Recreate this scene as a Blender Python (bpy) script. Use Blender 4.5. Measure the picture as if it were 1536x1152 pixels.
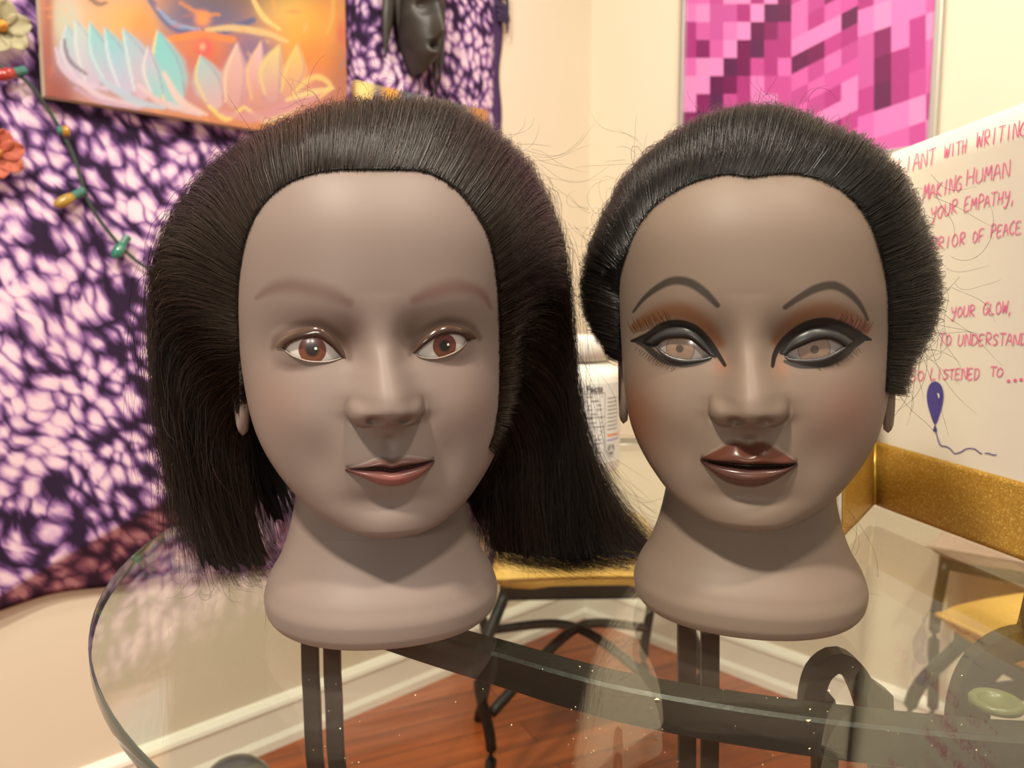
import bpy, bmesh, math, random
import numpy as np
from mathutils import Vector, Matrix, kdtree

random.seed(7)
rng = np.random.default_rng(7)
scene = bpy.context.scene
for o in list(bpy.data.objects):
    bpy.data.objects.remove(o)
COL = scene.collection

# ------------------------------------------------------------------ camera
FPX, CX, CY = 1154.0, 768.0, 576.0          # focal length in pixels of the 1536 wide frame
PITCH = math.radians(6.0)
TABLE_Z = 0.74
CAM = np.array([0.0, 0.0, TABLE_Z + 0.175])
cam_d = bpy.data.cameras.new('camera')
cam_d.sensor_fit = 'HORIZONTAL'
cam_d.sensor_width = 36.0
cam_d.lens = FPX / 1536.0 * 36.0
cam_d.clip_start = 0.01
cam_d.dof.use_dof = True
cam_d.dof.focus_distance = 0.385
cam_d.dof.aperture_fstop = 11.0
cam = bpy.data.objects.new('camera', cam_d)
cam.location = CAM
cam.rotation_euler = (math.pi / 2 - PITCH, 0, 0)
COL.objects.link(cam)
scene.camera = cam

# ------------------------------------------------------------------ world, lamps, exposure
scene.view_settings.view_transform = 'Standard'
scene.view_settings.look = 'None'
scene.view_settings.gamma = 1.0
scene.view_settings.use_curve_mapping = False
scene.view_settings.exposure = 0.0
scene.cycles.max_bounces = 10
scene.cycles.transparent_max_bounces = 24
scene.cycles.sample_clamp_indirect = 6.0
w = bpy.data.worlds.new('world')
scene.world = w
w.use_nodes = True
w.node_tree.nodes['Background'].inputs[0].default_value = (1.0, 0.92, 0.80, 1)
w.node_tree.nodes['Background'].inputs[1].default_value = 0.40


def area(name, loc, target, size, power, color):
    d = bpy.data.lights.new(name, 'AREA')
    d.shape = 'DISK'
    d.size = size
    d.energy = power
    d.color = color
    o = bpy.data.objects.new(name, d)
    o.location = loc
    o.rotation_euler = (Vector(target) - Vector(loc)).to_track_quat('-Z', 'Y').to_euler()
    COL.objects.link(o)
    return o


area('ceiling_lamp', (-0.50, -0.30, 2.35), (0.0, 0.7, 0.7), 0.15, 46.0, (1.0, 0.90, 0.75))
area('ceiling_lamp', (0.45, -0.15, 2.35), (0.2, 0.8, 0.7), 0.15, 21.0, (1.0, 0.90, 0.75))
area('ceiling_lamp', (0.02, 1.00, 2.38), (0.05, 0.7, 0.7), 0.30, 12.0, (1.0, 0.90, 0.75))  # extra lamp, added for sheen on the hair tops and brighter walls

area('wall_lamp', (-0.70, -1.30, 1.24), (0.0, 0.4, 0.9), 0.17, 4.5, (1.0, 0.92, 0.80))
area('wall_lamp', (-0.44, -1.32, 1.25), (0.0, 0.4, 0.9), 0.17, 4.5, (1.0, 0.92, 0.80))

# ------------------------------------------------------------------ helpers


def lin(r, g, b, a=None):
    def f(c):
        c /= 255.0
        return c / 12.92 if c <= 0.04045 else ((c + 0.055) / 1.055) ** 2.4
    return (f(r), f(g), f(b))


def linv(c):
    return np.array(lin(*c))


def ray(u, v):
    xx = (u - CX) / FPX
    yy = -(v - CY) / FPX
    return np.array([xx, math.cos(PITCH) + yy * math.sin(PITCH), -math.sin(PITCH) + yy * math.cos(PITCH)])


def on_plane(u, v, p, n):
    """where the sight line of a photograph point meets the plane through p with normal n"""
    d = ray(u, v)
    t = np.dot(np.asarray(p) - CAM, n) / np.dot(d, n)
    return CAM + d * t


def at_z(u, v, z):
    return on_plane(u, v, (0, 0, z), np.array([0, 0, 1.0]))


def at_y(u, v, y):
    return on_plane(u, v, (0, y, 0), np.array([0, 1.0, 0]))


def tag(o, label=None, cat=None, group=None, kind=None):
    if label:
        o['label'] = label
    if cat:
        o['category'] = cat
    if group:
        o['group'] = group
    if kind:
        o['kind'] = kind
    return o


def empty(name, loc=(0, 0, 0), rot=(0, 0, 0), label=None, cat=None, group=None):
    o = bpy.data.objects.new(name, None)
    o.empty_display_size = 0.02
    o.location = loc
    o.rotation_euler = rot
    COL.objects.link(o)
    return tag(o, label, cat, group)


def mesh_np(name, verts, faces, mat=None, parent=None, smooth=True, colors=None, gloss=None):
    """faces: list of int arrays (n,3) / (n,4), or a list of tuples"""
    me = bpy.data.meshes.new(name)
    verts = np.asarray(verts, dtype=np.float32)
    if len(faces) and isinstance(faces[0], np.ndarray) and faces[0].ndim == 2:
        me.vertices.add(len(verts))
        me.vertices.foreach_set('co', verts.ravel())
        tot = sum(f.shape[0] for f in faces)
        li = np.concatenate([f.ravel() for f in faces]).astype(np.int32)
        cnt = np.concatenate([np.full(f.shape[0], f.shape[1]) for f in faces]).astype(np.int32)
        me.loops.add(len(li))
        me.loops.foreach_set('vertex_index', li)
        me.polygons.add(tot)
        st = np.concatenate([[0], np.cumsum(cnt)[:-1]]).astype(np.int32)
        me.polygons.foreach_set('loop_start', st)
        me.update(calc_edges=True)
    else:
        me.from_pydata([tuple(map(float, v)) for v in verts], [], [tuple(int(i) for i in f) for f in faces])
        me.update()
    if smooth:
        me.polygons.foreach_set('use_smooth', np.ones(len(me.polygons), dtype=bool))
    if colors is not None:
        a = me.color_attributes.new('paint', 'FLOAT_COLOR', 'POINT')
        c4 = np.ones((len(verts), 4), dtype=np.float32)
        c4[:, :3] = colors
        a.data.foreach_set('color', c4.ravel())
    if gloss is not None:
        a = me.attributes.new('gloss', 'FLOAT', 'POINT')
        a.data.foreach_set('value', np.asarray(gloss, dtype=np.float32))
    o = bpy.data.objects.new(name, me)
    if mat:
        me.materials.append(mat)
    if parent:
        o.parent = parent
    COL.objects.link(o)
    return o


class MB:
    """collects simple shapes into one mesh"""
    def __init__(self):
        self.v, self.f = [], []

    def add(self, v, f):
        k = len(self.v)
        self.v += [tuple(map(float, p)) for p in v]
        self.f += [tuple(int(i) + k for i in q) for q in f]
        return self

    def grid(self, P, close_u=False, close_v=False):
        P = np.asarray(P)
        nu, nv = P.shape[:2]
        f = []
        for i in range(nu if close_u else nu - 1):
            for j in range(nv if close_v else nv - 1):
                i2, j2 = (i + 1) % nu, (j + 1) % nv
                f.append((i * nv + j, i2 * nv + j, i2 * nv + j2, i * nv + j2))
        return self.add(P.reshape(-1, 3), f)

    def sweep(self, path, prof, closed=False, up=(0, 0, 1), scale=None, caps=True):
        """profile (n,2) swept along the path; profile x = side, y = up"""
        path = np.asarray(path, float)
        n = len(path)
        rows = []
        up = np.asarray(up, float)
        for i in range(n):
            a = path[(i - 1) % n] if (closed or i > 0) else path[i]
            b = path[(i + 1) % n] if (closed or i < n - 1) else path[i]
            t = b - a
            t /= np.linalg.norm(t) + 1e-12
            s = np.cross(t, up)
            if np.linalg.norm(s) < 1e-4:
                s = np.cross(t, (1, 0, 0.1))
            s /= np.linalg.norm(s)
            u = np.cross(s, t)
            k = 1.0 if scale is None else scale[i]
            rows.append([path[i] + s * p[0] * k + u * p[1] * k for p in prof])
        m = len(prof)
        k0 = len(self.v)
        self.grid(np.array(rows), close_u=closed, close_v=True)
        if caps and not closed:
            self.f.append(tuple(k0 + j for j in range(m)))
            self.f.append(tuple(k0 + (n - 1) * m + j for j in reversed(range(m))))
        return self

    def tube(self, path, r, seg=10, closed=False, up=(0, 0, 1), scale=None):
        prof = [(r * math.cos(2 * math.pi * k / seg), r * math.sin(2 * math.pi * k / seg)) for k in range(seg)]
        return self.sweep(path, prof, closed, up, scale)

    def lathe(self, prof, seg=48, center=(0, 0, 0)):
        rows = []
        for r, z in prof:
            rows.append([(center[0] + r * math.cos(2 * math.pi * k / seg), center[1] + r * math.sin(2 * math.pi * k / seg), center[2] + z) for k in range(seg)])
        return self.grid(np.array(rows), close_v=True)

    def box(self, lo, hi):
        x0, y0, z0 = lo
        x1, y1, z1 = hi
        v = [(x0, y0, z0), (x1, y0, z0), (x1, y1, z0), (x0, y1, z0), (x0, y0, z1), (x1, y0, z1), (x1, y1, z1), (x0, y1, z1)]
        return self.add(v, [(0, 3, 2, 1), (4, 5, 6, 7), (0, 1, 5, 4), (1, 2, 6, 5), (2, 3, 7, 6), (3, 0, 4, 7)])

    def build(self, name, mat, parent=None, smooth=False, bevel=0, recalc=True, subsurf=0):
        me = bpy.data.meshes.new(name)
        me.from_pydata(self.v, [], self.f)
        me.update()
        if recalc:
            bm = bmesh.new()
            bm.from_mesh(me)
            bmesh.ops.recalc_face_normals(bm, faces=bm.faces)
            bm.to_mesh(me)
            bm.free()
        o = bpy.data.objects.new(name, me)
        me.materials.append(mat)
        if parent:
            o.parent = parent
        COL.objects.link(o)
        if smooth:
            me.polygons.foreach_set('use_smooth', np.ones(len(me.polygons), dtype=bool))
        if bevel:
            m = o.modifiers.new('bevel', 'BEVEL')
            m.width = bevel
            m.segments = 2
            m.limit_method = 'ANGLE'
            m.angle_limit = 0.7
        if subsurf:
            m = o.modifiers.new('subsurf', 'SUBSURF')
            m.levels = m.render_levels = subsurf
        return o


def catmull(P, n, closed=False):
    """n points, evenly spread by arc length, on the Catmull-Rom curve through P"""
    P = np.asarray(P, float)
    m = len(P)
    out = []
    segs = m if closed else m - 1
    for i in range(segs):
        if closed:
            p0, p1, p2, p3 = P[(i - 1) % m], P[i], P[(i + 1) % m], P[(i + 2) % m]
        else:
            p1, p2 = P[i], P[i + 1]
            p0 = P[i - 1] if i > 0 else 2 * p1 - p2
            p3 = P[i + 2] if i + 2 < m else 2 * p2 - p1
        t = np.linspace(0, 1, 24, endpoint=False)[:, None]
        out.append(0.5 * (2 * p1 + (p2 - p0) * t + (2 * p0 - 5 * p1 + 4 * p2 - p3) * t ** 2 + (3 * p1 - p0 - 3 * p2 + p3) * t ** 3))
    out = np.vstack(out + [P[:1] if closed else P[-1:]])
    L = np.concatenate([[0], np.cumsum(np.linalg.norm(np.diff(out, axis=0), axis=1))])
    s = np.linspace(0, L[-1], n + 1)[:-1] if closed else np.linspace(0, L[-1], n)
    return np.stack([np.interp(s, L, out[:, k]) for k in range(P.shape[1])], axis=1)


def pchip(xs, ys):
    xs, ys = np.asarray(xs, float), np.asarray(ys, float)
    h = np.diff(xs)
    d = np.diff(ys) / h
    m = np.zeros_like(ys)
    m[0], m[-1] = d[0], d[-1]
    for i in range(1, len(xs) - 1):
        if d[i - 1] * d[i] > 0:
            w1, w2 = 2 * h[i] + h[i - 1], h[i] + 2 * h[i - 1]
            m[i] = (w1 + w2) / (w1 / d[i - 1] + w2 / d[i])

    def f(x):
        x = np.clip(x, xs[0], xs[-1])
        i = np.clip(np.searchsorted(xs, x) - 1, 0, len(xs) - 2)
        t = (x - xs[i]) / h[i]
        return (ys[i] * (1 + 2 * t) * (1 - t) ** 2 + m[i] * h[i] * t * (1 - t) ** 2 + ys[i + 1] * t * t * (3 - 2 * t) + m[i + 1] * h[i] * t * t * (t - 1))
    return f


def sstep(a, b, x):
    t = np.clip((x - a) / (b - a), 0, 1)
    return t * t * (3 - 2 * t)


def smin(a, b, k):
    h = np.clip(0.5 + 0.5 * (b - a) / k, 0, 1)
    return b * (1 - h) + a * h - k * h * (1 - h)


# ------------------------------------------------------------------ materials


def principled(name, color=(0.5, 0.5, 0.5), rough=0.5, metal=0.0, spec=0.5, coat=0.0, coat_rough=0.05):
    m = bpy.data.materials.new(name)
    m.use_nodes = True
    b = m.node_tree.nodes['Principled BSDF']
    b.inputs['Base Color'].default_value = (*color, 1)
    b.inputs['Roughness'].default_value = rough
    b.inputs['Metallic'].default_value = metal
    b.inputs['Specular IOR Level'].default_value = spec
    b.inputs['Coat Weight'].default_value = coat
    b.inputs['Coat Roughness'].default_value = coat_rough
    return m


def nodes(m):
    nt = m.node_tree
    return nt, nt.nodes, nt.links, nt.nodes['Principled BSDF']


def N(nt, typ, **kw):
    n = nt.nodes.new(typ)
    for k, v in kw.items():
        if k.startswith('in_'):
            key = k[3:]
            n.inputs[int(key) if key.isdigit() else key].default_value = v
        else:
            setattr(n, k, v)
    return n


def ramp(nt, stops, interp='LINEAR'):
    n = nt.nodes.new('ShaderNodeValToRGB')
    n.color_ramp.interpolation = interp
    e = n.color_ramp.elements
    e[0].position, e[0].color = stops[0][0], (*stops[0][1], 1)
    e[1].position, e[1].color = stops[-1][0], (*stops[-1][1], 1)
    for p, c in stops[1:-1]:
        x = e.new(p)
        x.color = (*c, 1)
    return n


def noisy(name, color, rough, amount=0.06, scale=8.0, bump=0.0, bump_scale=60.0, **kw):
    """a plain material with a slight large scale unevenness and an optional fine bump"""
    m = principled(name, color, rough, **kw)
    nt, ns, ln, b = nodes(m)
    tc = N(nt, 'ShaderNodeTexCoord')
    nz = N(nt, 'ShaderNodeTexNoise', in_Scale=scale, in_Detail=4.0)
    ln.new(tc.outputs['Object'], nz.inputs['Vector'])
    lo = tuple(max(0, c * (1 - amount)) for c in color)
    hi = tuple(min(1, c * (1 + amount)) for c in color)
    r = ramp(nt, [(0.3, lo), (0.7, hi)])
    ln.new(nz.outputs['Fac'], r.inputs[0])
    ln.new(r.outputs[0], b.inputs['Base Color'])
    if bump:
        n2 = N(nt, 'ShaderNodeTexNoise', in_Scale=bump_scale, in_Detail=3.0)
        ln.new(tc.outputs['Object'], n2.inputs['Vector'])
        bp = N(nt, 'ShaderNodeBump', in_Strength=bump, in_Distance=0.002)
        ln.new(n2.outputs['Fac'], bp.inputs['Height'])
        ln.new(bp.outputs[0], b.inputs['Normal'])
    return m


def attr_color(name, rough=0.5, **kw):
    m = principled(name, rough=rough, **kw)
    nt, ns, ln, b = nodes(m)
    a = N(nt, 'ShaderNodeVertexColor', layer_name='paint')
    ln.new(a.outputs['Color'], b.inputs['Base Color'])
    return m


# ------------------------------------------------------------------ the room
ANG = math.radians(43.5)
CORNER = np.array([0.215, 2.19])
DL = np.array([-math.cos(ANG), -math.sin(ANG)])        # along the left wall, away from the corner
DR = np.array([math.sin(ANG), -math.cos(ANG)])         # along the right wall, away from the corner
NL = np.array([DR[0], DR[1], 0.0])                     # the left wall faces this way
NR = np.array([DL[0], DL[1], 0.0])
C3 = np.array([CORNER[0], CORNER[1], 0.0])
DL3, DR3 = np.array([*DL, 0.0]), np.array([*DR, 0.0])
Z3 = np.array([0, 0, 1.0])

wall_m = noisy('wall_paint', lin(224, 212, 190), 0.6, 0.02, 3.0, 0.08, 90.0, spec=0.3)
white_m = noisy('trim_paint', lin(240, 236, 222), 0.35, 0.02, 5.0)


def slab(name, p, d, n, length, z0, z1, th, mat):
    """an upright slab: from p along d, its face on the plane through p, thickness behind the face"""
    m = MB()
    q = [p + Z3 * z0, p + d * length + Z3 * z0, p + d * length + Z3 * z1, p + Z3 * z1]
    m.add(q + [k - n * th for k in q], [(0, 1, 2, 3), (7, 6, 5, 4), (0, 4, 5, 1), (1, 5, 6, 2), (2, 6, 7, 3), (3, 7, 4, 0)])
    return tag(m.build(name, mat), kind='structure')


slab('wall_left', C3, DL3, NL, 3.6, 0.0, 2.5, 0.1, wall_m)
slab('wall_right', C3, DR3, NR, 3.6, 0.0, 2.5, 0.1, wall_m)


def baseboard(name, d, n):
    m = MB()
    prof = [(0, 0), (0.018, 0), (0.018, 0.018), (0.012, 0.030), (0.012, 0.082), (0.016, 0.086), (0.014, 0.094), (0.005, 0.104), (0.0, 0.106)]
    rows = [[C3 + d * s + n * a + Z3 * b for a, b in prof] for s in (0.0, 3.6)]
    m.grid(np.array(rows))
    m.f.append(tuple(range(len(prof))))
    m.f.append(tuple(len(prof) + k for k in reversed(range(len(prof)))))
    return tag(m.build(name, white_m), kind='structure')


baseboard('baseboard_left', DL3, NL)
baseboard('baseboard_right', DR3, NR)

# floor: reddish boards running across the view
fm = principled('hardwood', rough=0.28)
nt, ns, ln, b = nodes(fm)
tc = N(nt, 'ShaderNodeTexCoord')
mp = N(nt, 'ShaderNodeMapping')
mp.inputs['Rotation'].default_value = (0, 0, math.radians(-25))
ln.new(tc.outputs['Object'], mp.inputs['Vector'])
br = N(nt, 'ShaderNodeTexBrick', offset=0.37, in_Scale=1.0)
br.inputs['Brick Width'].default_value = 1.1
br.inputs['Row Height'].default_value = 0.085
br.inputs['Mortar Size'].default_value = 0.0014
br.inputs['Color1'].default_value = (*lin(172, 92, 46), 1)
br.inputs['Color2'].default_value = (*lin(140, 66, 32), 1)
br.inputs['Mortar'].default_value = (*lin(70, 34, 18), 1)
ln.new(mp.outputs[0], br.inputs['Vector'])
mp2 = N(nt, 'ShaderNodeMapping')
mp2.inputs['Scale'].default_value = (3, 45, 1)
ln.new(mp.outputs[0], mp2.inputs['Vector'])
nz = N(nt, 'ShaderNodeTexNoise', in_Scale=1.0, in_Detail=5.0)
ln.new(mp2.outputs[0], nz.inputs['Vector'])
rp = ramp(nt, [(0.3, (0.62, 0.55, 0.5)), (0.7, (1.15, 1.12, 1.1))])
ln.new(nz.outputs['Fac'], rp.inputs[0])
mx = N(nt, 'ShaderNodeMix', data_type='RGBA', blend_type='MULTIPLY')
mx.inputs[0].default_value = 1.0
ln.new(br.outputs['Color'], mx.inputs[6])
ln.new(rp.outputs[0], mx.inputs[7])
ln.new(mx.outputs[2], b.inputs['Base Color'])
tag(MB().add([(-3.2, -1.0, 0), (3.2, -1.0, 0), (3.2, 2.6, 0), (-3.2, 2.6, 0), (-3.2, -1.0, -0.05), (3.2, -1.0, -0.05), (3.2, 2.6, -0.05), (-3.2, 2.6, -0.05)],
             [(0, 1, 2, 3), (7, 6, 5, 4), (0, 4, 5, 1), (1, 5, 6, 2), (2, 6, 7, 3), (3, 7, 4, 0)]).build('floor', fm), kind='structure')

# ------------------------------------------------------------------ the mannequin heads
# one mould: sections of the head and of the neck over the height above the table
ZT = .2750
HZ = [.0570, .0600, .0640, .0728, .0905, .107, .130, .150, .180, .205, .225, .243, .257, .268, ZT]
A_ = pchip(HZ, [.0040, .0190, .0290, .0425, .0580, .0670, .0730, .0757, .0772, .0766, .0735, .0660, .0545, .0380, .0040])
YF = pchip(HZ, [-.050, -.0575, -.0600, -.0600, -.0600, -.0605, -.0590, -.0560, -.0605, -.0588, -.0515, -.0385, -.0200, .0030, .034])
YR = pchip(HZ, [-.044, -.0300, -.0180, -.0010, .0250, .0500, .0850, .1020, .1100, .1080, .1010, .0900, .0770, .0620, .040])


def smoothed(fn, lo, hi, sig):
    """a profile with its kinks rounded off between lo and hi"""
    zz = np.linspace(.0, .30, 1501)
    v = fn(zz)
    k = np.exp(-.5 * (np.arange(-120, 121) * (zz[1] - zz[0]) / sig) ** 2)
    sm = np.convolve(np.pad(v, 120, mode='edge'), k / k.sum(), mode='valid')
    wt = sstep(lo - .006, lo + .006, zz) * sstep(hi + .004, hi - .004, zz)
    out = v * (1 - wt) + sm * wt
    return lambda z: np.interp(z, zz, out)


A_, YF, YR = smoothed(A_, .078, .255, .006), smoothed(YF, .078, .255, .007), smoothed(YR, .078, .255, .006)
NZ = [0, .003, .008, .014, .022, .035, .050, .065, .080, .110, .150]
AN = pchip(NZ, [.0560, .0610, .0640, .0648, .0628, .0558, .0506, .0476, .0462, .0450, .0450])
BN = pchip(NZ, [.0520, .0580, .0610, .0613, .0588, .0508, .0450, .0422, .0415, .0410, .0410])
CN = pchip(NZ, [0, 0, 0, 0, .001, .003, .006, .009, .011, .014, .016])
YAX = pchip([0, .08, .15, .245, ZT], [0.0, .006, .020, .030, .036])


def f_head(x, y, z):
    a, yf, yr = A_(z), YF(z), YR(z)
    c, bb = (yf + yr) / 2, (yr - yf) / 2
    n = 2.25
    q = ((np.abs(x) / a) ** n + (np.abs(y - c) / bb) ** n) ** (1 / n)
    d = (q - 1) * np.minimum(a, bb)
    d = np.where(z < .0570, np.maximum(d, .0570 - z) + .004, d)
    return np.where(z > ZT, np.maximum(d, z - ZT) + .01, d)


def f_all(x, y, z):
    n = 2.15
    q = ((np.abs(x) / AN(z)) ** n + (np.abs(y - CN(z)) / BN(z)) ** n) ** (1 / n)
    dn = (q - 1) * np.minimum(AN(z), BN(z))
    dn = np.where(z > .15, dn + (z - .15) * 2, dn)
    return smin(f_head(x, y, z), dn, .005)


def radial(z, th):
    """outermost surface point from the axis, for arrays of height and azimuth (0 = front)"""
    yx = YAX(z)
    sx, sy = np.sin(th), -np.cos(th)
    hi = np.full_like(z, .17)
    lo = np.zeros_like(z)
    found = np.zeros(z.shape, bool)
    prev = hi.copy()
    for r in np.linspace(.165, .001, 56):
        ins = f_all(sx * r, yx + sy * r, z) < 0
        new = ins & ~found
        lo = np.where(new, r, lo)
        hi = np.where(new, prev, hi)
        found |= ins
        prev = np.full_like(z, r)
    hi = np.where(found, hi, .001)
    for _ in range(13):
        m = (lo + hi) / 2
        ins = f_all(sx * m, yx + sy * m, z) < 0
        lo = np.where(ins, m, lo)
        hi = np.where(ins, hi, m)
    r = (lo + hi) / 2
    return sx * r, yx + sy * r


zr = np.concatenate([[0], np.linspace(.0008, .012, 16), np.linspace(.013, .052, 60), np.linspace(.0525, .0600, 34), np.linspace(.0604, .215, 400), np.linspace(.2165, ZT - .0003, 50)])
th = np.concatenate([np.linspace(-math.pi, -1.45, 56, endpoint=False), np.linspace(-1.45, 1.45, 680, endpoint=False), np.linspace(1.45, math.pi, 56, endpoint=False)])
GZ, GT = np.meshgrid(zr, th, indexing='ij')
BX, BY = radial(GZ, GT)
# soften the jaw/neck step a little between rows
for _ in range(2):
    lo_, hi_ = slice(70, 125), slice(72, 127)
    mid = slice(71, 126)
    for A2 in (BX, BY):
        A2[mid] = .5 * A2[mid] + .25 * (A2[lo_] + A2[hi_])


def poly_dist(P, L):
    """distance of the points P (n,2) to the polyline L (m,2), and where along it (0..1)"""
    L = np.asarray(L)
    best = np.full(len(P), 1e9)
    tt = np.zeros(len(P))
    seg = np.linalg.norm(np.diff(L, axis=0), axis=1)
    cum = np.concatenate([[0], np.cumsum(seg)])
    for i in range(len(L) - 1):
        d = L[i + 1] - L[i]
        t = np.clip(((P - L[i]) @ d) / (d @ d + 1e-15), 0, 1)
        q = np.linalg.norm(P - (L[i] + t[:, None] * d), axis=1)
        m = q < best
        best[m] = q[m]
        tt[m] = (cum[i] + t[m] * seg[i]) / cum[-1]
    return best, tt


def in_poly(P, L):
    L = np.asarray(L)
    ins = np.zeros(len(P), bool)
    j = len(L) - 1
    for i in range(len(L)):
        c = ((L[i, 1] > P[:, 1]) != (L[j, 1] > P[:, 1])) & (P[:, 0] < (L[j, 0] - L[i, 0]) * (P[:, 1] - L[i, 1]) / (L[j, 1] - L[i, 1] + 1e-15) + L[i, 0])
        ins ^= c
        j = i
    return ins


def tubes_mesh(paths, radius, taper=0.35):
    """three sided tubes along many polylines at once: paths (n, p, 3)"""
    n, p, _ = paths.shape
    T = np.gradient(paths, axis=1)
    T /= np.linalg.norm(T, axis=2, keepdims=True) + 1e-12
    ref = rng.normal(size=(n, 1, 3))
    S = np.cross(T, ref)
    S /= np.linalg.norm(S, axis=2, keepdims=True) + 1e-12
    U = np.cross(S, T)
    rad = np.asarray(radius).reshape(-1, 1, 1) * np.interp(np.linspace(0, 1, p), [0, .7, 1], [1, 1, taper])[None, :, None]
    V = np.stack([paths + rad * (S * math.cos(a) + U * math.sin(a)) for a in (0, 2.0944, 4.18879)], axis=2)
    idx = np.arange(n * p * 3).reshape(n, p, 3)
    fs = []
    for k in range(3):
        k2 = (k + 1) % 3
        fs.append(np.stack([idx[:, :-1, k], idx[:, 1:, k], idx[:, 1:, k2], idx[:, :-1, k2]], axis=-1).reshape(-1, 4))
    return V.reshape(-1, 3), fs


def skin_material(name):
    m = attr_color(name, rough=0.55, spec=0.22)
    nt, ns, ln, b = nodes(m)
    g = N(nt, 'ShaderNodeAttribute', attribute_name='gloss')
    mr = N(nt, 'ShaderNodeMapRange')
    mr.inputs['To Min'].default_value = 0.50
    mr.inputs['To Max'].default_value = 0.10
    ln.new(g.outputs['Fac'], mr.inputs['Value'])
    ln.new(mr.outputs[0], b.inputs['Roughness'])
    tc = N(nt, 'ShaderNodeTexCoord')
    n2 = N(nt, 'ShaderNodeTexNoise', in_Scale=900.0, in_Detail=2.0)
    ln.new(tc.outputs['Object'], n2.inputs['Vector'])
    bp = N(nt, 'ShaderNodeBump', in_Strength=0.05, in_Distance=0.0003)
    ln.new(n2.outputs['Fac'], bp.inputs['Height'])
    ln.new(bp.outputs[0], b.inputs['Normal'])
    return m


def hair_material(name, dark, light, rough=0.27):
    m = principled(name, dark, rough, spec=0.5)
    nt, ns, ln, b = nodes(m)
    g = N(nt, 'ShaderNodeAttribute', attribute_name='gloss')
    r = ramp(nt, [(0.0, dark), (1.0, light)])
    ln.new(g.outputs['Fac'], r.inputs[0])
    ln.new(r.outputs[0], b.inputs['Base Color'])
    return m


class Head:
    def __init__(s, cx, cy, yaw, roll=0.0):
        s.M = np.array(Matrix.Translation((cx, cy, TABLE_Z + .0008)) @ Matrix.Rotation(yaw, 4, 'Z') @ Matrix.Rotation(roll, 4, 'Y'))
        s.Mi = np.linalg.inv(s.M)

    def lray(s, u, v):
        o = s.Mi[:3, :3] @ CAM + s.Mi[:3, 3]
        return o, s.Mi[:3, :3] @ ray(u, v)

    def hit(s, px, off=0.0):
        """local point where a photograph point meets the bare head, pulled forward by off"""
        out = []
        for u, v in px:
            o, d = s.lray(u, v)
            t = np.linspace(.26, .60, 1400)
            p = o[None] + t[:, None] * d[None]
            f = f_all(p[:, 0], p[:, 1] + off, p[:, 2])
            i = np.argmax(f < 0) if (f < 0).any() else np.argmin(f)
            out.append(p[i])
        return np.array(out)

    def xz(s, px, off=0.0):
        return s.hit(px, off)[:, [0, 2]]

    def ply(s, u, v, y):
        """local point on the plane local y = const"""
        o, d = s.lray(u, v)
        return o + d * (y - o[1]) / d[1]


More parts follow.
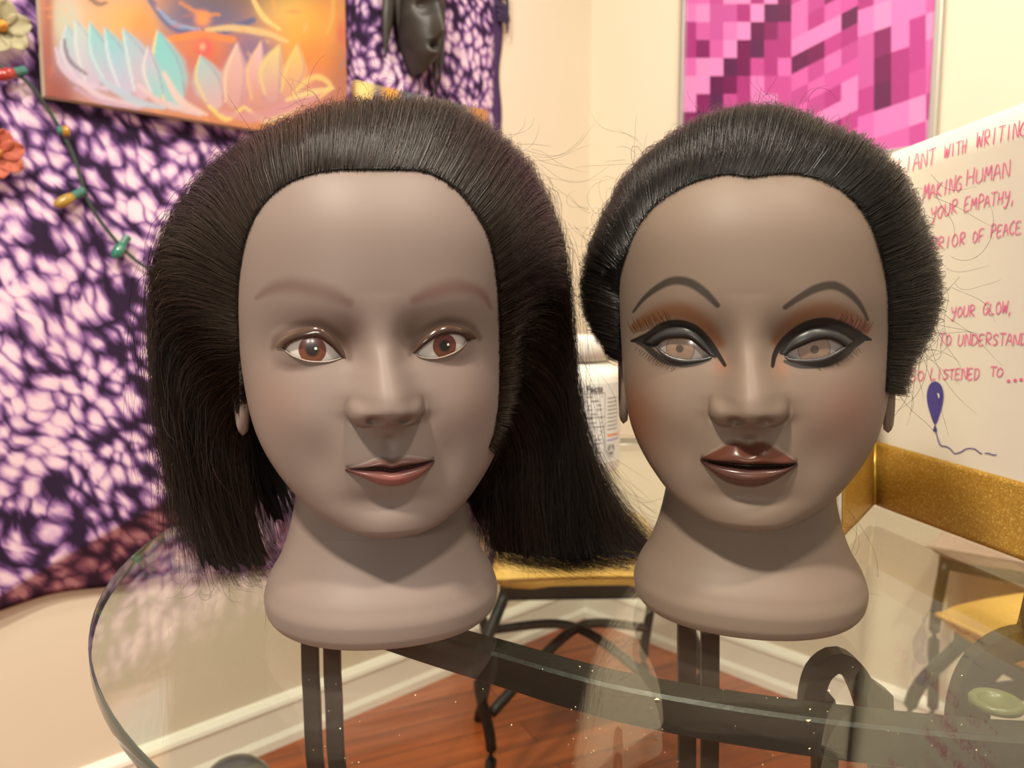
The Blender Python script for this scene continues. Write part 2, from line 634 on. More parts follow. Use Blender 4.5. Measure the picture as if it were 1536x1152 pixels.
def make_head(H, spec, name, label):
    root = empty(name, label=label, cat='mannequin head')
    root.matrix_world = Matrix(H.M.tolist())
    X, Y, Z = BX.copy(), BY.copy(), GZ.copy()
    mm = .001
    G = lambda dx, dz, sx, sz, p=2: np.exp(-(np.abs(dx) / sx) ** p - (np.abs(dz) / sz) ** p)
    wf = sstep(.015, -.012, Y) * sstep(.054, .060, Z)
    tip = H.xz([spec['tip']], .020)[0]
    base = H.xz([spec['nose_base']], .004)[0]
    brg = H.xz([spec['bridge']], .003)[0]
    eyes = []
    for e in spec['eyes']:
        up, low = H.xz(e['upper'], .001), H.xz(e['lower'], .001)
        crease = H.xz(e['crease'], .001)
        c = H.hit([e['centre']])[0]
        h = 1e-3
        g = np.array([float(f_all(np.array([c[0] + (h if k == 0 else 0)]), np.array([c[1] + (h if k == 1 else 0)]), np.array([c[2] + (h if k == 2 else 0)]))[0]) for k in range(3)])
        g -= float(f_all(*[np.array([q]) for q in c])[0])
        g /= np.linalg.norm(g)
        R = .0300
        g2 = g * np.array([.45, 1, .6])
        g2 /= np.linalg.norm(g2)
        E = c - g2 * (R + .0012)
        eyes.append(dict(up=up, low=low, crease=crease, c=c, n=g, R=R, E=E, src=e))
    out = np.zeros_like(X)
    # eye sockets, brow ridge, cheeks, chin
    for e in eyes:
        dx, dz = X - e['c'][0], Z - e['c'][2]
        out -= 3.8 * mm * G(dx, dz - 1.5 * mm, 21 * mm, 12 * mm, 2.2)
        sg = np.sign(e['c'][0] - brg[0])
        out -= 2.0 * mm * G(X - (brg[0] + sg * .015), Z - (e['c'][2] + .002), 7 * mm, 9 * mm)
        out += .5 * mm * G(dx, dz - 23 * mm, 22 * mm, 9 * mm)
        out += 2.6 * mm * G(dx - sg * 10 * mm, dz + 30 * mm, 17 * mm, 15 * mm)
        out -= 1.6 * mm * G(X - (tip[0] + sg * .030), Z - .098, 9 * mm, 13 * mm)
    mc = H.xz([spec['mouth_mid']], .006)[0]
    out += 3.0 * mm * G(X - mc[0], Z - mc[1], 22 * mm, 15 * mm)
    out -= 2.2 * mm * G(X - mc[0], Z - (mc[1] - .0165), 17 * mm, 5 * mm)
    out += 3.0 * mm * G(X - mc[0], Z - .0665, 15 * mm, 9 * mm)
    # nose
    zt, zb, zg = tip[1], base[1], brg[1]
    pz_ = pchip([zb - .002, zb + .0012, zt - .0172, zt - .0150, zt - .0120, zt - .0085, zt - .004, zt + .002, zt + .010, zg, zg + .012, zg + .022],
                [0, .0030, .0090, .0145, .0196, .0211, .0204, .0176, .0125, .0042, .0012, 0])
    zz_ = np.linspace(zb - .02, zg + .04, 500)
    kk_ = np.exp(-.5 * (np.arange(-60, 61) * (zz_[1] - zz_[0]) / .0010) ** 2)
    Pz = np.interp(Z, zz_, np.convolve(np.pad(pz_(zz_), 60, mode='edge'), kk_ / kk_.sum(), mode='valid'))
    Sz = pchip([zb - .002, zb + .004, zt - .010, zt - .004, zt + .006, (zt + zg) / 2 + .002, zg, zg + .02], [.0080, .0095, .0135, .0138, .0112, .0088, .0084, .0110])(Z)
    xc = np.interp(Z, [zb, zt, zg], [base[0], tip[0], brg[0]])
    nose = Pz * np.exp(-(np.abs(X - xc) / Sz) ** 2.3)
    for sg, al in zip((-1, 1), spec['alae']):
        pa = H.xz([al], .010)[0]
        cxa = pa[0] - sg * .0052
        dxa, dza = X - cxa, Z - pa[1]
        dza = dza - .0022
        q = np.sqrt((dxa / .0084) ** 2 + (dza / np.where(dza > 0, .0125, .0078)) ** 2)
        ala = .0118 * np.clip(1 - q ** 2.4, 0, 1) ** .72
        ala *= 1 - sstep(.0, .0135, dza)
        nose = (nose ** 3 + ala ** 3) ** (1 / 3)
        out -= .0007 * np.exp(-((q - 1.06) / .10) ** 2) * sstep(-.001, .005, sg * dxa) * (1 - sstep(.001, .009, dza))
    for nl in spec['nostrils']:
        pn = H.xz([nl], .013)[0]
        q = ((X - pn[0]) / .0036) ** 2 + ((Z - pn[1]) / .0022) ** 2
        nose -= .0060 * np.exp(-q ** 1.5)
    out += nose
    # philtrum
    out -= .0013 * np.exp(-((X - mc[0]) / .0028) ** 2) * sstep(mc[1] + .004, mc[1] + .010, Z) * sstep(zb + .002, zb - .002, Z)
    # lips
    line = H.xz(spec['lip_line'], .006)
    ub = H.xz(spec['lip_upper'], .006)
    lb = H.xz(spec['lip_lower'], .006)
    o1 = np.argsort(line[:, 0])
    sm = lambda L: (lambda C: np.interp(X, C[:, 0], C[:, 1]))(catmull(L[np.argsort(L[:, 0])], 60))
    zl, zu, zd = sm(line), sm(ub), sm(lb)
    x0, x1 = line[:, 0].min(), line[:, 0].max()
    wlip = np.clip(1 - ((X - (x0 + x1) / 2) / ((x1 - x0) / 2)) ** 2, 0, 1)
    inx = (X > x0) & (X < x1)
    tu = np.clip((Z - zl) / np.maximum(zu - zl, 1e-4), -1, 2)
    tl = np.clip((zl - Z) / np.maximum(zl - zd, 1e-4), -1, 2)
    up_b = np.where((tu >= 0) & inx, np.clip(1 - np.abs(tu - spec['lip_peak']) / np.where(tu < spec['lip_peak'], spec['lip_peak'] + .12, 1.25 - spec['lip_peak']), 0, 1), 0)
    lo_b = np.where((tl > 0) & inx, np.clip(1 - ((tl - .46) / .60) ** 2, 0, 1), 0)
    out += spec['lip_amp'][0] * sstep(0, 1, up_b) * np.sqrt(wlip)
    out += spec['lip_amp'][1] * lo_b * np.sqrt(wlip)
    out -= spec['lip_groove'] * np.exp(-((Z - zl) / .0011) ** 2) * np.sqrt(wlip) * inx
    Y -= out * wf
    # lids round the eyeballs
    for e in eyes:
        RL = e['R'] + .0013
        dx, dz = X - e['E'][0], Z - e['E'][2]
        s2 = RL ** 2 - dx ** 2 - dz ** 2
        ys = e['E'][1] - np.sqrt(np.clip(s2, 0, None))
        m = (s2 > 0) & (Y < 0)
        near = np.exp(-(np.abs(X - e['c'][0]) / .0185) ** 6 - (np.abs(dz + e['E'][2] - e['c'][2]) / .0135) ** 6)
        Y = np.where(m, Y + (smin(Y, ys, .0018) - Y) * near, Y)
    nr, nc = X.shape
    V = np.stack([X, Y, Z], axis=-1).reshape(-1, 3)
    xz = V[:, [0, 2]]
    front = (V[:, 1] < .0) & (V[:, 2] > .055)
    # ---- paint
    col = np.tile(linv(spec['skin']), (len(V), 1))
    gloss = np.zeros(len(V))

    def blend(mask, c):
        nonlocal col
        col = col * (1 - mask[:, None]) + linv(c)[None] * mask[:, None]
    fi = np.where(front)[0]
    Pf = xz[fi]

    def stroke(px, widths, c, strength=1.0, soft=.5, off=.002, noise=0.0):
        L = catmull(H.xz(px, off), 50)
        m = (Pf[:, 0] > L[:, 0].min() - .012) & (Pf[:, 0] < L[:, 0].max() + .012) & (Pf[:, 1] > L[:, 1].min() - .012) & (Pf[:, 1] < L[:, 1].max() + .012)
        d, t = poly_dist(Pf[m], L)
        wd = np.interp(t, np.linspace(0, 1, len(widths)), widths) * mm
        k = strength * sstep(1 + soft, 1 - soft, d / np.maximum(wd, 1e-5))
        full = np.zeros(len(V))
        full[fi[m]] = k
        blend(full, c)
        return full

    def blob(px, sx, sz, c, strength, off=.002, p=2):
        q = H.xz([px], off)[0]
        full = np.zeros(len(V))
        full[fi] = strength * np.exp(-(np.abs(Pf[:, 0] - q[0]) / (sx * mm)) ** p - (np.abs(Pf[:, 1] - q[1]) / (sz * mm)) ** p)
        blend(full, c)
    spec['paint'](stroke, blob, H)
    # lips
    lipx = spec['lips']
    f = lambda a: a.reshape(-1)
    wl, fr = f(np.sqrt(wlip) * inx), front.astype(float)
    soft = lipx['soft']
    mu = sstep(1 + soft, 1 - soft, f(tu)) * (f(tu) >= 0) * sstep(0, .25, wl) * fr * lipx['strength'][0]
    ml = sstep(1 + soft, 1 - soft, f(tl)) * (f(tl) > 0) * sstep(0, .25, wl) * fr * lipx['strength'][1]
    blend(mu, lipx['upper'])
    blend(ml, lipx['lower'])
    gap = np.exp(-((f(Z - zl)) / (lipx['gap_w'] * mm)) ** 2) * sstep(0, .3, wl) * fr
    blend(np.clip(gap, 0, 1) * .9, lipx['gap'])
    gloss = np.clip(gloss + np.maximum(mu * lipx['gloss_up'], ml * lipx['gloss']), 0, 1)
    # ---- faces, without the eye openings
    idx = np.arange(nr * nc).reshape(nr, nc)
    q = np.stack([idx[:-1, :], np.roll(idx, -1, 1)[:-1, :], np.roll(idx, -1, 1)[1:, :], idx[1:, :]], axis=-1).reshape(-1, 4)
    hole = np.zeros(len(V), bool)
    for e in eyes:
        poly = np.vstack([catmull(e['up'], 40), catmull(e['low'], 40)[::-1]])
        c = poly.mean(0)
        hole[fi] |= in_poly(Pf, c + (poly - c) * 1.0)
    q = q[~hole[q].all(axis=1)]
    V = np.vstack([V, [[0, 0, .0], [0, .035, ZT]]])
    n0, n1 = len(V) - 2, len(V) - 1
    b_ = np.stack([np.roll(idx[0], -1), idx[0], np.full(nc, n0)], axis=-1)
    t_ = np.stack([idx[-1], np.roll(idx[-1], -1), np.full(nc, n1)], axis=-1)
    col = np.vstack([col, np.tile(linv(spec['skin']), (2, 1))])
    gloss = np.concatenate([gloss, [0, 0]])
    mesh_np('head_body', V, [q, b_, t_], skin_material('vinyl_skin'), root, colors=col, gloss=gloss)
    # ---- eyeballs and eyelids
    for k, e in enumerate(eyes):
        build_eye(root, H, e, V, fi)
    for sg in (-1, 1):
        build_ear(root, sg, spec)
    return root


def build_eye(root, H, e, V, fi):
    src, R, E = e['src'], e['R'], e['E']
    # gaze: towards where the iris is seen on the ball
    o, d = H.lray(*src['iris'])
    bq, cq, aq = 2 * np.dot(o - E, d), np.dot(o - E, o - E) - R * R, np.dot(d, d)
    disc = max(bq * bq - 4 * aq * cq, 0)
    P = o + d * ((-bq - math.sqrt(disc)) / (2 * aq))
    gz = (P - E) / np.linalg.norm(P - E)
    ax = np.cross(gz, (0, 0, 1))
    ax /= np.linalg.norm(ax)
    ay = np.cross(ax, gz)
    ri = src['r_iris']
    ang = np.concatenate([np.linspace(0, .40, 70), np.linspace(.42, 1.5, 36)])
    rows, cols = [], []
    seg = 96
    ph = np.linspace(0, 2 * math.pi, seg, endpoint=False)
    rv = np.random.default_rng(3).normal(size=(seg, 3)) * .5 + .5
    for a in ang:
        r = R * math.sin(a)
        rows.append(E + R * (math.cos(a) * gz[None] + math.sin(a) * (np.cos(ph)[:, None] * ax + np.sin(ph)[:, None] * ay)))
        cols.append(src['shade'](r / ri, ph, rv))
    m = MB().grid(np.array(rows), close_v=True)
    ball = mesh_np('eyeball', np.array(m.v), m.f, src['mat'], root, colors=np.array(cols).reshape(-1, 3))
    ball.data.color_attributes
    kd = kdtree.KDTree(len(fi))
    for i in fi[:: 1]:
        pass
    sel = fi[(np.abs(V[fi, 0] - e['c'][0]) < .03) & (np.abs(V[fi, 2] - e['c'][2]) < .022)][::3]
    kd = kdtree.KDTree(len(sel))
    for j, i in enumerate(sel):
        kd.insert((V[i, 0], 0, V[i, 2]), j)
    kd.balance()

    def face_y(x, z):
        s, wt = 0, 0
        for co, j, dd in kd.find_n((x, 0, z), 4):
            q = 1 / (dd + 1e-5)
            s += q * V[sel[j], 1]
            wt += q
        return s / wt

    def sph_y(x, z, r):
        s2 = r * r - (x - E[0]) ** 2 - (z - E[2]) ** 2
        return E[1] - math.sqrt(s2) if s2 > 0 else 9.0
    # upper lid: a curved strip from the rim to the crease
    n, mseg = 44, 12
    up, cr = catmull(e['up'], n), catmull(e['crease'], n)
    rows, cc = [], []
    prof = src['lid_col']
    for i in range(n):
        row = []
        s = i / (n - 1)
        wide = math.sin(math.pi * min(max(s, 0.0), 1.0)) ** .5
        x, z = up[i]
        yr_ = min(sph_y(x, z, R + .0004), face_y(x, z) + .001)
        row.append((x, yr_ + .0018, z))
        cc.append(prof[0])
        for j in range(mseg + 1):
            t = j / mseg
            x, z = up[i] * (1 - t) + cr[i] * t
            bulge = src['lid_bulge'] * (math.sin(math.pi * (.12 + .88 * t)) ** .7) * wide + .0004
            yb = min(sph_y(x, z, R + .0011), face_y(x, z))
            row.append((x, yb - bulge if j < mseg else face_y(x, z) + .0006, z))
            c = np.array([np.interp(t, np.linspace(0, 1, len(prof)), [p[k] for p in prof]) for k in range(3)])
            cc.append(c)
        rows.append(row)
    m = MB().grid(np.array(rows))
    mesh_np('upper_eyelid', np.array(m.v), m.f, src['lid_mat'], root, colors=np.array([linv(c) for c in cc]))
    # lower lid: a thin rounded rim
    lo = catmull(e['low'], n)
    path = np.array([(x, min(sph_y(x, z, R + .0008), face_y(x, z)) - .0001, z) for x, z in lo])
    k = np.sin(np.linspace(0.12, math.pi - .12, n)) ** .4
    m = MB().tube(path, src['rim'], 10, scale=k)
    mesh_np('lower_eyelid', np.array(m.v), m.f, src['rim_mat'], root)


def build_ear(root, sg, spec):
    rows = []
    nphi, nw = 40, 14
    for side in (0, 1):
        for j in range(nw + 1) if side == 0 else range(nw - 1, -1, -1):
            wv = j / nw
            row = []
            for i in range(nphi):
                p = 2 * math.pi * i / nphi
                ry = .0165 * (1.0 + .18 * math.sin(p)) * wv
                rz = .030 * wv
                y = .022 + ry * math.cos(p) + .0035 * math.sin(p)
                z = .130 + rz * math.sin(p)
                lift = .0005 + spec.get('ear_tuck', {}).get(sg, 0) + .22 * (y - .014)
                if side == 0:
                    relief = .0028 * math.exp(-((wv - .86) / .12) ** 2) - .0035 * math.exp(-((wv - .45) / .25) ** 2) * (1 if math.sin(p) > -.5 else .3)
                    lift += relief * (1 if abs(wv - 1) > .01 else .3)
                else:
                    lift -= .0042 * (1 - .5 * wv)
                row.append((sg * (.0735 + lift), y, z))
            rows.append(row)
    m = MB().grid(np.array(rows), close_v=True)
    o = m.build('ear', None, root, smooth=True)
    o.data.materials.clear()
    o.data.materials.append(noisy('vinyl_ear', lin(*spec['skin']), .5, .03, 60.0, spec=.35))
    return o

HEAD_L = Head(-0.0735, 0.424, math.radians(15.0), math.radians(0.6))
HEAD_R = Head(0.1370, 0.435, math.radians(-17.0), math.radians(-0.6))


def shade_painted(q, ph, rv):
    """white eye with a red brown iris and a soft dark pupil"""
    c = np.zeros((len(ph), 3))
    iris_t, iris_b = linv((108, 52, 42)), linv((114, 68, 46))
    k = (.5 - .5 * np.sin(ph))[:, None]
    iris = iris_t * (1 - k) + iris_b * k
    p = sstep(.34, .62, q)
    c[:] = linv((34, 24, 20)) * (1 - p) + iris * p
    s = sstep(.96, 1.03, q)
    c = c * (1 - s) + linv((204, 196, 190)) * s
    # the small white dot painted beside the pupil
    dx, dy = q * np.cos(ph) + .27, q * np.sin(ph) - .12
    k = sstep(.13, .08, np.sqrt(dx ** 2 + dy ** 2))[:, None]
    return c * (1 - k) + linv((250, 246, 236)) * k


def shade_clear(q, ph, rv):
    """greyish eye with a pale brown clear iris, a small pupil and a fine dark rim"""
    c = np.zeros((len(ph), 3))
    iris = linv((134, 109, 90)) * (1 + .10 * (rv[:, :1] - .5))
    p = sstep(.24, .30, q)
    c[:] = linv((74, 60, 48)) * (1 - p) + iris * p
    rim = np.exp(-((q - .98) / .035) ** 2) * (.5 + .5 * np.abs(np.cos(ph)))[:, None]
    s = sstep(.97, 1.03, q)
    c = c * (1 - s) + linv((146, 135, 131)) * s
    return c * (1 - .75 * rim) + linv((72, 56, 50)) * .75 * rim


eye_painted_m = attr_color('eye_gloss', rough=0.3, spec=0.4, coat=.3, coat_rough=0.1)
eye_clear_m = attr_color('eye_clear', rough=0.2, spec=0.6, coat=1.0, coat_rough=0.02)
lid_gloss_m = attr_color('lid_gloss', rough=0.16, spec=0.7)
lid_satin_m = attr_color('lid_satin', rough=0.36, spec=0.4)
rim_pale_m = principled('lid_rim', lin(118, 102, 90), 0.35)
rim_grey_m = principled('lid_rim_liner', lin(62, 60, 59), 0.32, spec=.4)


def paint_left(stroke, blob, H):
    brow = (88, 62, 56)
    stroke([(384, 447), (405, 434), (432, 428), (462, 432), (495, 440), (524, 454)], [1.0, 2.6, 3.3, 3.4, 3.2, 2.0], brow, .55, .95)
    stroke([(622, 450), (650, 438), (682, 430), (708, 433), (726, 442), (738, 462)], [1.9, 3.2, 3.4, 3.1, 2.3, 1.0], (96, 62, 56), .55, .95)
    for e in ([(409, 522), (416, 507), (438, 493), (466, 485), (484, 487), (503, 500), (521, 524), (524, 538)],
              [(617, 532), (628, 512), (642, 496), (659, 486), (676, 482), (695, 486), (711, 494), (721, 507)]):
        stroke(e, [1.2, 2.0, 2.3, 2.3, 2.3, 2.4, 2.4, 1.6], (70, 49, 39), .65, .95)
    blob((520, 512), 7, 8, (86, 65, 54), .55)  # shade painted into the hollow between eye and nose bridge
    blob((622, 508), 6, 8, (86, 65, 54), .55)  # the same painted shade beside the other eye
    blob((410, 600), 17, 18, (124, 92, 82), .35)
    blob((705, 600), 15, 18, (124, 92, 82), .25)


def paint_right(stroke, blob, H):
    eyeshadow = (100, 61, 32)  # orange-brown make-up above the eyes
    stroke([(950, 492), (972, 478), (1000, 468), (1030, 470), (1056, 488), (1078, 515)], [2.4, 3.6, 4.4, 4.6, 4.4, 3.0], eyeshadow, .78, .8)
    stroke([(1300, 492), (1278, 478), (1250, 468), (1218, 470), (1190, 486), (1166, 512)], [2.4, 3.4, 4.4, 4.6, 4.4, 3.0], eyeshadow, .72, .8)
    stroke([(1262, 478), (1285, 486), (1302, 494)], [2, 3, 2.5], (132, 88, 84), .4, .9)
    blob((950, 628), 17, 22, (112, 66, 40), .75)
    blob((1280, 622), 20, 19, (108, 72, 62), .6)
    blob((1082, 548), 4, 5, (134, 86, 62), .5)
    blob((1172, 550), 4, 5, (134, 86, 62), .5)
    ink = (20, 17, 15)
    stroke([(949, 468), (966, 447), (988, 430), (1010, 421), (1034, 424), (1056, 438), (1076, 458)], [.7, 1.2, 1.7, 2.1, 2.2, 2.0, 1.3], (46, 40, 36), .9, .45)
    stroke([(1178, 461), (1200, 446), (1224, 433), (1250, 428), (1272, 438), (1290, 456), (1303, 480)], [1.2, 1.6, 2.0, 2.1, 1.7, 1.2, .7], (50, 43, 38), .9, .45)
    rr = np.random.default_rng(5)
    # drawn lashes
    for a, b_, n, s in (((950, 500), (1006, 484), 22, -1), ((1302, 500), (1256, 486), 22, 1)):
        for i in range(n):
            t = i / (n - 1)
            u, v = a[0] + (b_[0] - a[0]) * t, a[1] + (b_[1] - a[1]) * t
            L = rr.uniform(12, 22)
            stroke([(u, v), (u + s * L * .28 + rr.normal() * 1.2, v - L * .55), (u + s * L * .42 + rr.normal() * 2, v - L)], [.32, .26, .12], (66, 40, 26), .8, .6)
    for a, b_, n, s in (((955, 522), (1012, 552), 16, -1), ((1288, 524), (1226, 552), 18, 1)):
        for i in range(n):
            t = i / (n - 1)
            u, v = a[0] + (b_[0] - a[0]) * t, a[1] + (b_[1] - a[1]) * t + 3 * math.sin(t * 3.14)
            L = rr.uniform(6, 11)
            stroke([(u, v), (u + s * L * .6 + rr.normal(), v + L * .7)], [.28, .12], (52, 42, 36), .8, .6)
    stroke([(946, 512), (968, 507), (992, 491), (1010, 486), (1028, 488), (1046, 497), (1062, 513), (1073, 528), (1087, 548)], [.7, 2.4, 2.5, 2.2, 2.2, 2.2, 1.8, 1.4, .9], ink, .95, .22)
    stroke([(1159, 549), (1163, 532), (1175, 514), (1195, 497), (1216, 487), (1240, 484), (1262, 490), (1284, 502), (1307, 510)], [.9, 1.4, 1.8, 2.2, 2.4, 2.5, 2.7, 2.6, .7], ink, .95, .22)
    stroke([(955, 514), (968, 520), (985, 534), (1003, 544), (1025, 548), (1045, 546), (1064, 540)], [1.0, 2.0, 1.9, 1.6, 1.4, 1.2, .8], (42, 40, 39), .92, .3)
    stroke([(1178, 543), (1195, 549), (1215, 550), (1240, 546), (1262, 535), (1280, 520), (1295, 511)], [.8, 1.2, 1.4, 1.7, 2.0, 2.1, 1.2], (38, 36, 35), .92, .3)
    stroke([(958, 512), (972, 515), (986, 518)], [1.2, 1.7, 1.4], (40, 36, 34), .9, .4)
    stroke([(1266, 519), (1280, 515), (1294, 511)], [1.4, 1.7, 1.2], (40, 36, 34), .9, .4)
    stroke([(966, 513.5), (980.8, 501.8), (997.7, 492), (1015.8, 489), (1031.6, 491.5), (1048.5, 502), (1063.2, 519), (1072, 535)], [1.0], ink, .95, .3)
    stroke([(1173, 530), (1186, 510), (1204.2, 497.5), (1224.5, 491), (1246, 493), (1265, 499.5), (1281, 511)], [1.1], ink, .95, .3)
    # an old adhesive stain under the hairline
    stroke([(1170, 268), (1205, 280), (1250, 292), (1290, 318), (1312, 360), (1324, 420)], [3.2, 5.2, 4.6, 3.6, 2.6, 1.6], (104, 87, 72), .40, .8)


SPEC_L = dict(
    skin=(122, 107, 100), ear_tuck={1: -.006}, tip=(584, 588), nose_base=(584, 655), bridge=(572, 508),
    alae=[(532, 628), (629, 624)], nostrils=[(563, 632), (608, 631)],
    mouth_mid=(585, 705), lip_amp=(.0036, .0048), lip_peak=.58, lip_groove=.0010,
    lip_line=[(518, 707), (545, 706), (572, 706), (588, 708), (606, 705), (632, 700), (655, 694)],
    lip_upper=[(518, 706), (545, 699), (572, 690), (588, 692), (606, 688), (632, 690), (655, 693)],
    lip_lower=[(518, 708), (545, 718), (568, 728), (588, 731), (608, 728), (635, 715), (655, 695)],
    lips=dict(upper=(88, 54, 47), lower=(136, 80, 75), gap=(50, 29, 28), gap_w=1.8, soft=.3, strength=(.95, .85), gloss=.6, gloss_up=.2),
    paint=paint_left,
    eyes=[
        dict(upper=[(425.5, 523.8), (434.2, 514.7), (451.5, 507.8), (467.9, 506), (481.6, 509.2), (498, 521), (513.5, 537.4)],
             lower=[(425.5, 523.8), (437.8, 532.9), (458.8, 541.5), (477, 543.8), (495.2, 543), (513.5, 538)],
             crease=[(412, 519.2), (419, 507.5), (438.7, 497), (464, 489.8), (481.6, 491.8), (499.8, 504.5), (516, 526), (520, 538)],
             centre=(470, 525), iris=(468, 525), r_iris=.0067, shade=shade_painted, mat=eye_painted_m,
             lid_col=[(50, 32, 25), (56, 37, 29), (68, 48, 38), (82, 60, 48)], lid_bulge=.0022, lid_mat=lid_gloss_m, rim=.00062, rim_mat=rim_pale_m),
        dict(upper=[(624.6, 530.1), (641, 515.6), (654.7, 506.4), (669.2, 501), (686.6, 501.4), (696.6, 506), (701, 512)],
             lower=[(624.6, 530.1), (631, 536), (645.6, 538.6), (662, 537.2), (682, 529.4), (695.7, 519.2), (701, 512.6)],
             crease=[(620, 529), (630, 512.8), (643.7, 499.2), (659.2, 490), (675.6, 486.9), (693, 490.5), (707.5, 497.3), (717.5, 506.4)],
             centre=(664, 519), iris=(667.5, 519), r_iris=.0062, shade=shade_painted, mat=eye_painted_m,
             lid_col=[(46, 30, 24), (54, 36, 29), (66, 46, 37), (82, 60, 48)], lid_bulge=.0022, lid_mat=lid_gloss_m, rim=.00062, rim_mat=rim_pale_m)])

SPEC_R = dict(
    skin=(114, 98, 86), tip=(1128, 592), nose_base=(1124, 656), bridge=(1122, 508),
    alae=[(1071, 626), (1174, 627)], nostrils=[(1104, 633), (1147, 633)],
    mouth_mid=(1124, 700), lip_amp=(.0060, .0062), lip_peak=.30, lip_groove=.0020,
    lip_line=[(1049, 692), (1075, 696), (1100, 699), (1124, 701), (1150, 701), (1175, 701), (1198, 698)],
    lip_upper=[(1049, 691), (1075, 677), (1102, 664), (1123, 669), (1144, 664), (1172, 680), (1198, 697)],
    lip_lower=[(1049, 694), (1068, 711), (1092, 726), (1122, 732), (1150, 728), (1178, 714), (1198, 700)],
    lips=dict(upper=(82, 44, 33), lower=(82, 51, 44), gap=(30, 17, 16), gap_w=2.2, soft=.12, strength=(.95, .9), gloss=.74, gloss_up=.62),
    paint=paint_right,
    eyes=[
        dict(upper=[(984.2, 518), (997.7, 509), (1014.7, 506.9), (1031.6, 508.5), (1042.9, 515.3), (1054.2, 525.5), (1067.7, 535.6)],
             lower=[(984.2, 519), (995.5, 530), (1009, 537.9), (1026, 541.8), (1042.9, 541.5), (1057.6, 539.5), (1067.7, 536.4)],
             crease=[(966, 513.5), (980.8, 501.8), (997.7, 492.7), (1015.8, 490), (1031.6, 492.7), (1048.5, 502.9), (1063.2, 519.8), (1072, 535)],
             centre=(1022, 524), iris=(1019.5, 523), r_iris=.0077, shade=shade_clear, mat=eye_clear_m,
             lid_col=[(26, 18, 16), (28, 22, 20), (46, 43, 42), (52, 50, 49), (26, 24, 22)], lid_bulge=.0020, lid_mat=lid_satin_m, rim=.0011, rim_mat=rim_grey_m),  # grey sheen of the lid is painted into its middle tones
        dict(upper=[(1178.2, 534.5), (1187.3, 526.6), (1204.2, 518.7), (1223.4, 510.8), (1242.6, 508.5), (1257.2, 513.6), (1268.4, 520)],
             lower=[(1178.2, 535.2), (1185, 540), (1200.8, 542), (1217.7, 541.8), (1235.8, 538.5), (1253, 530.5), (1268.4, 520.6)],
             crease=[(1173, 530), (1186, 510.8), (1204.2, 498.4), (1224.5, 492.2), (1246, 493.9), (1265, 500.6), (1281, 511.5)],
             centre=(1224, 524), iris=(1222, 524.3), r_iris=.0077, shade=shade_clear, mat=eye_clear_m,
             lid_col=[(26, 18, 16), (28, 22, 20), (46, 43, 42), (52, 50, 49), (26, 24, 22)], lid_bulge=.0020, lid_mat=lid_satin_m, rim=.0011, rim_mat=rim_grey_m)])  # this lid carries the same painted grey sheen

head_left = make_head(HEAD_L, SPEC_L, 'mannequin_head', 'mannequin head with loose shoulder-length brown hair and unpainted grey-brown face')
head_right = make_head(HEAD_R, SPEC_R, 'mannequin_head', 'mannequin head with swept-back black hair, drawn eyebrows and dark glossy lips')

# ------------------------------------------------------------------ hair
SC = np.array([0, .030, .165])


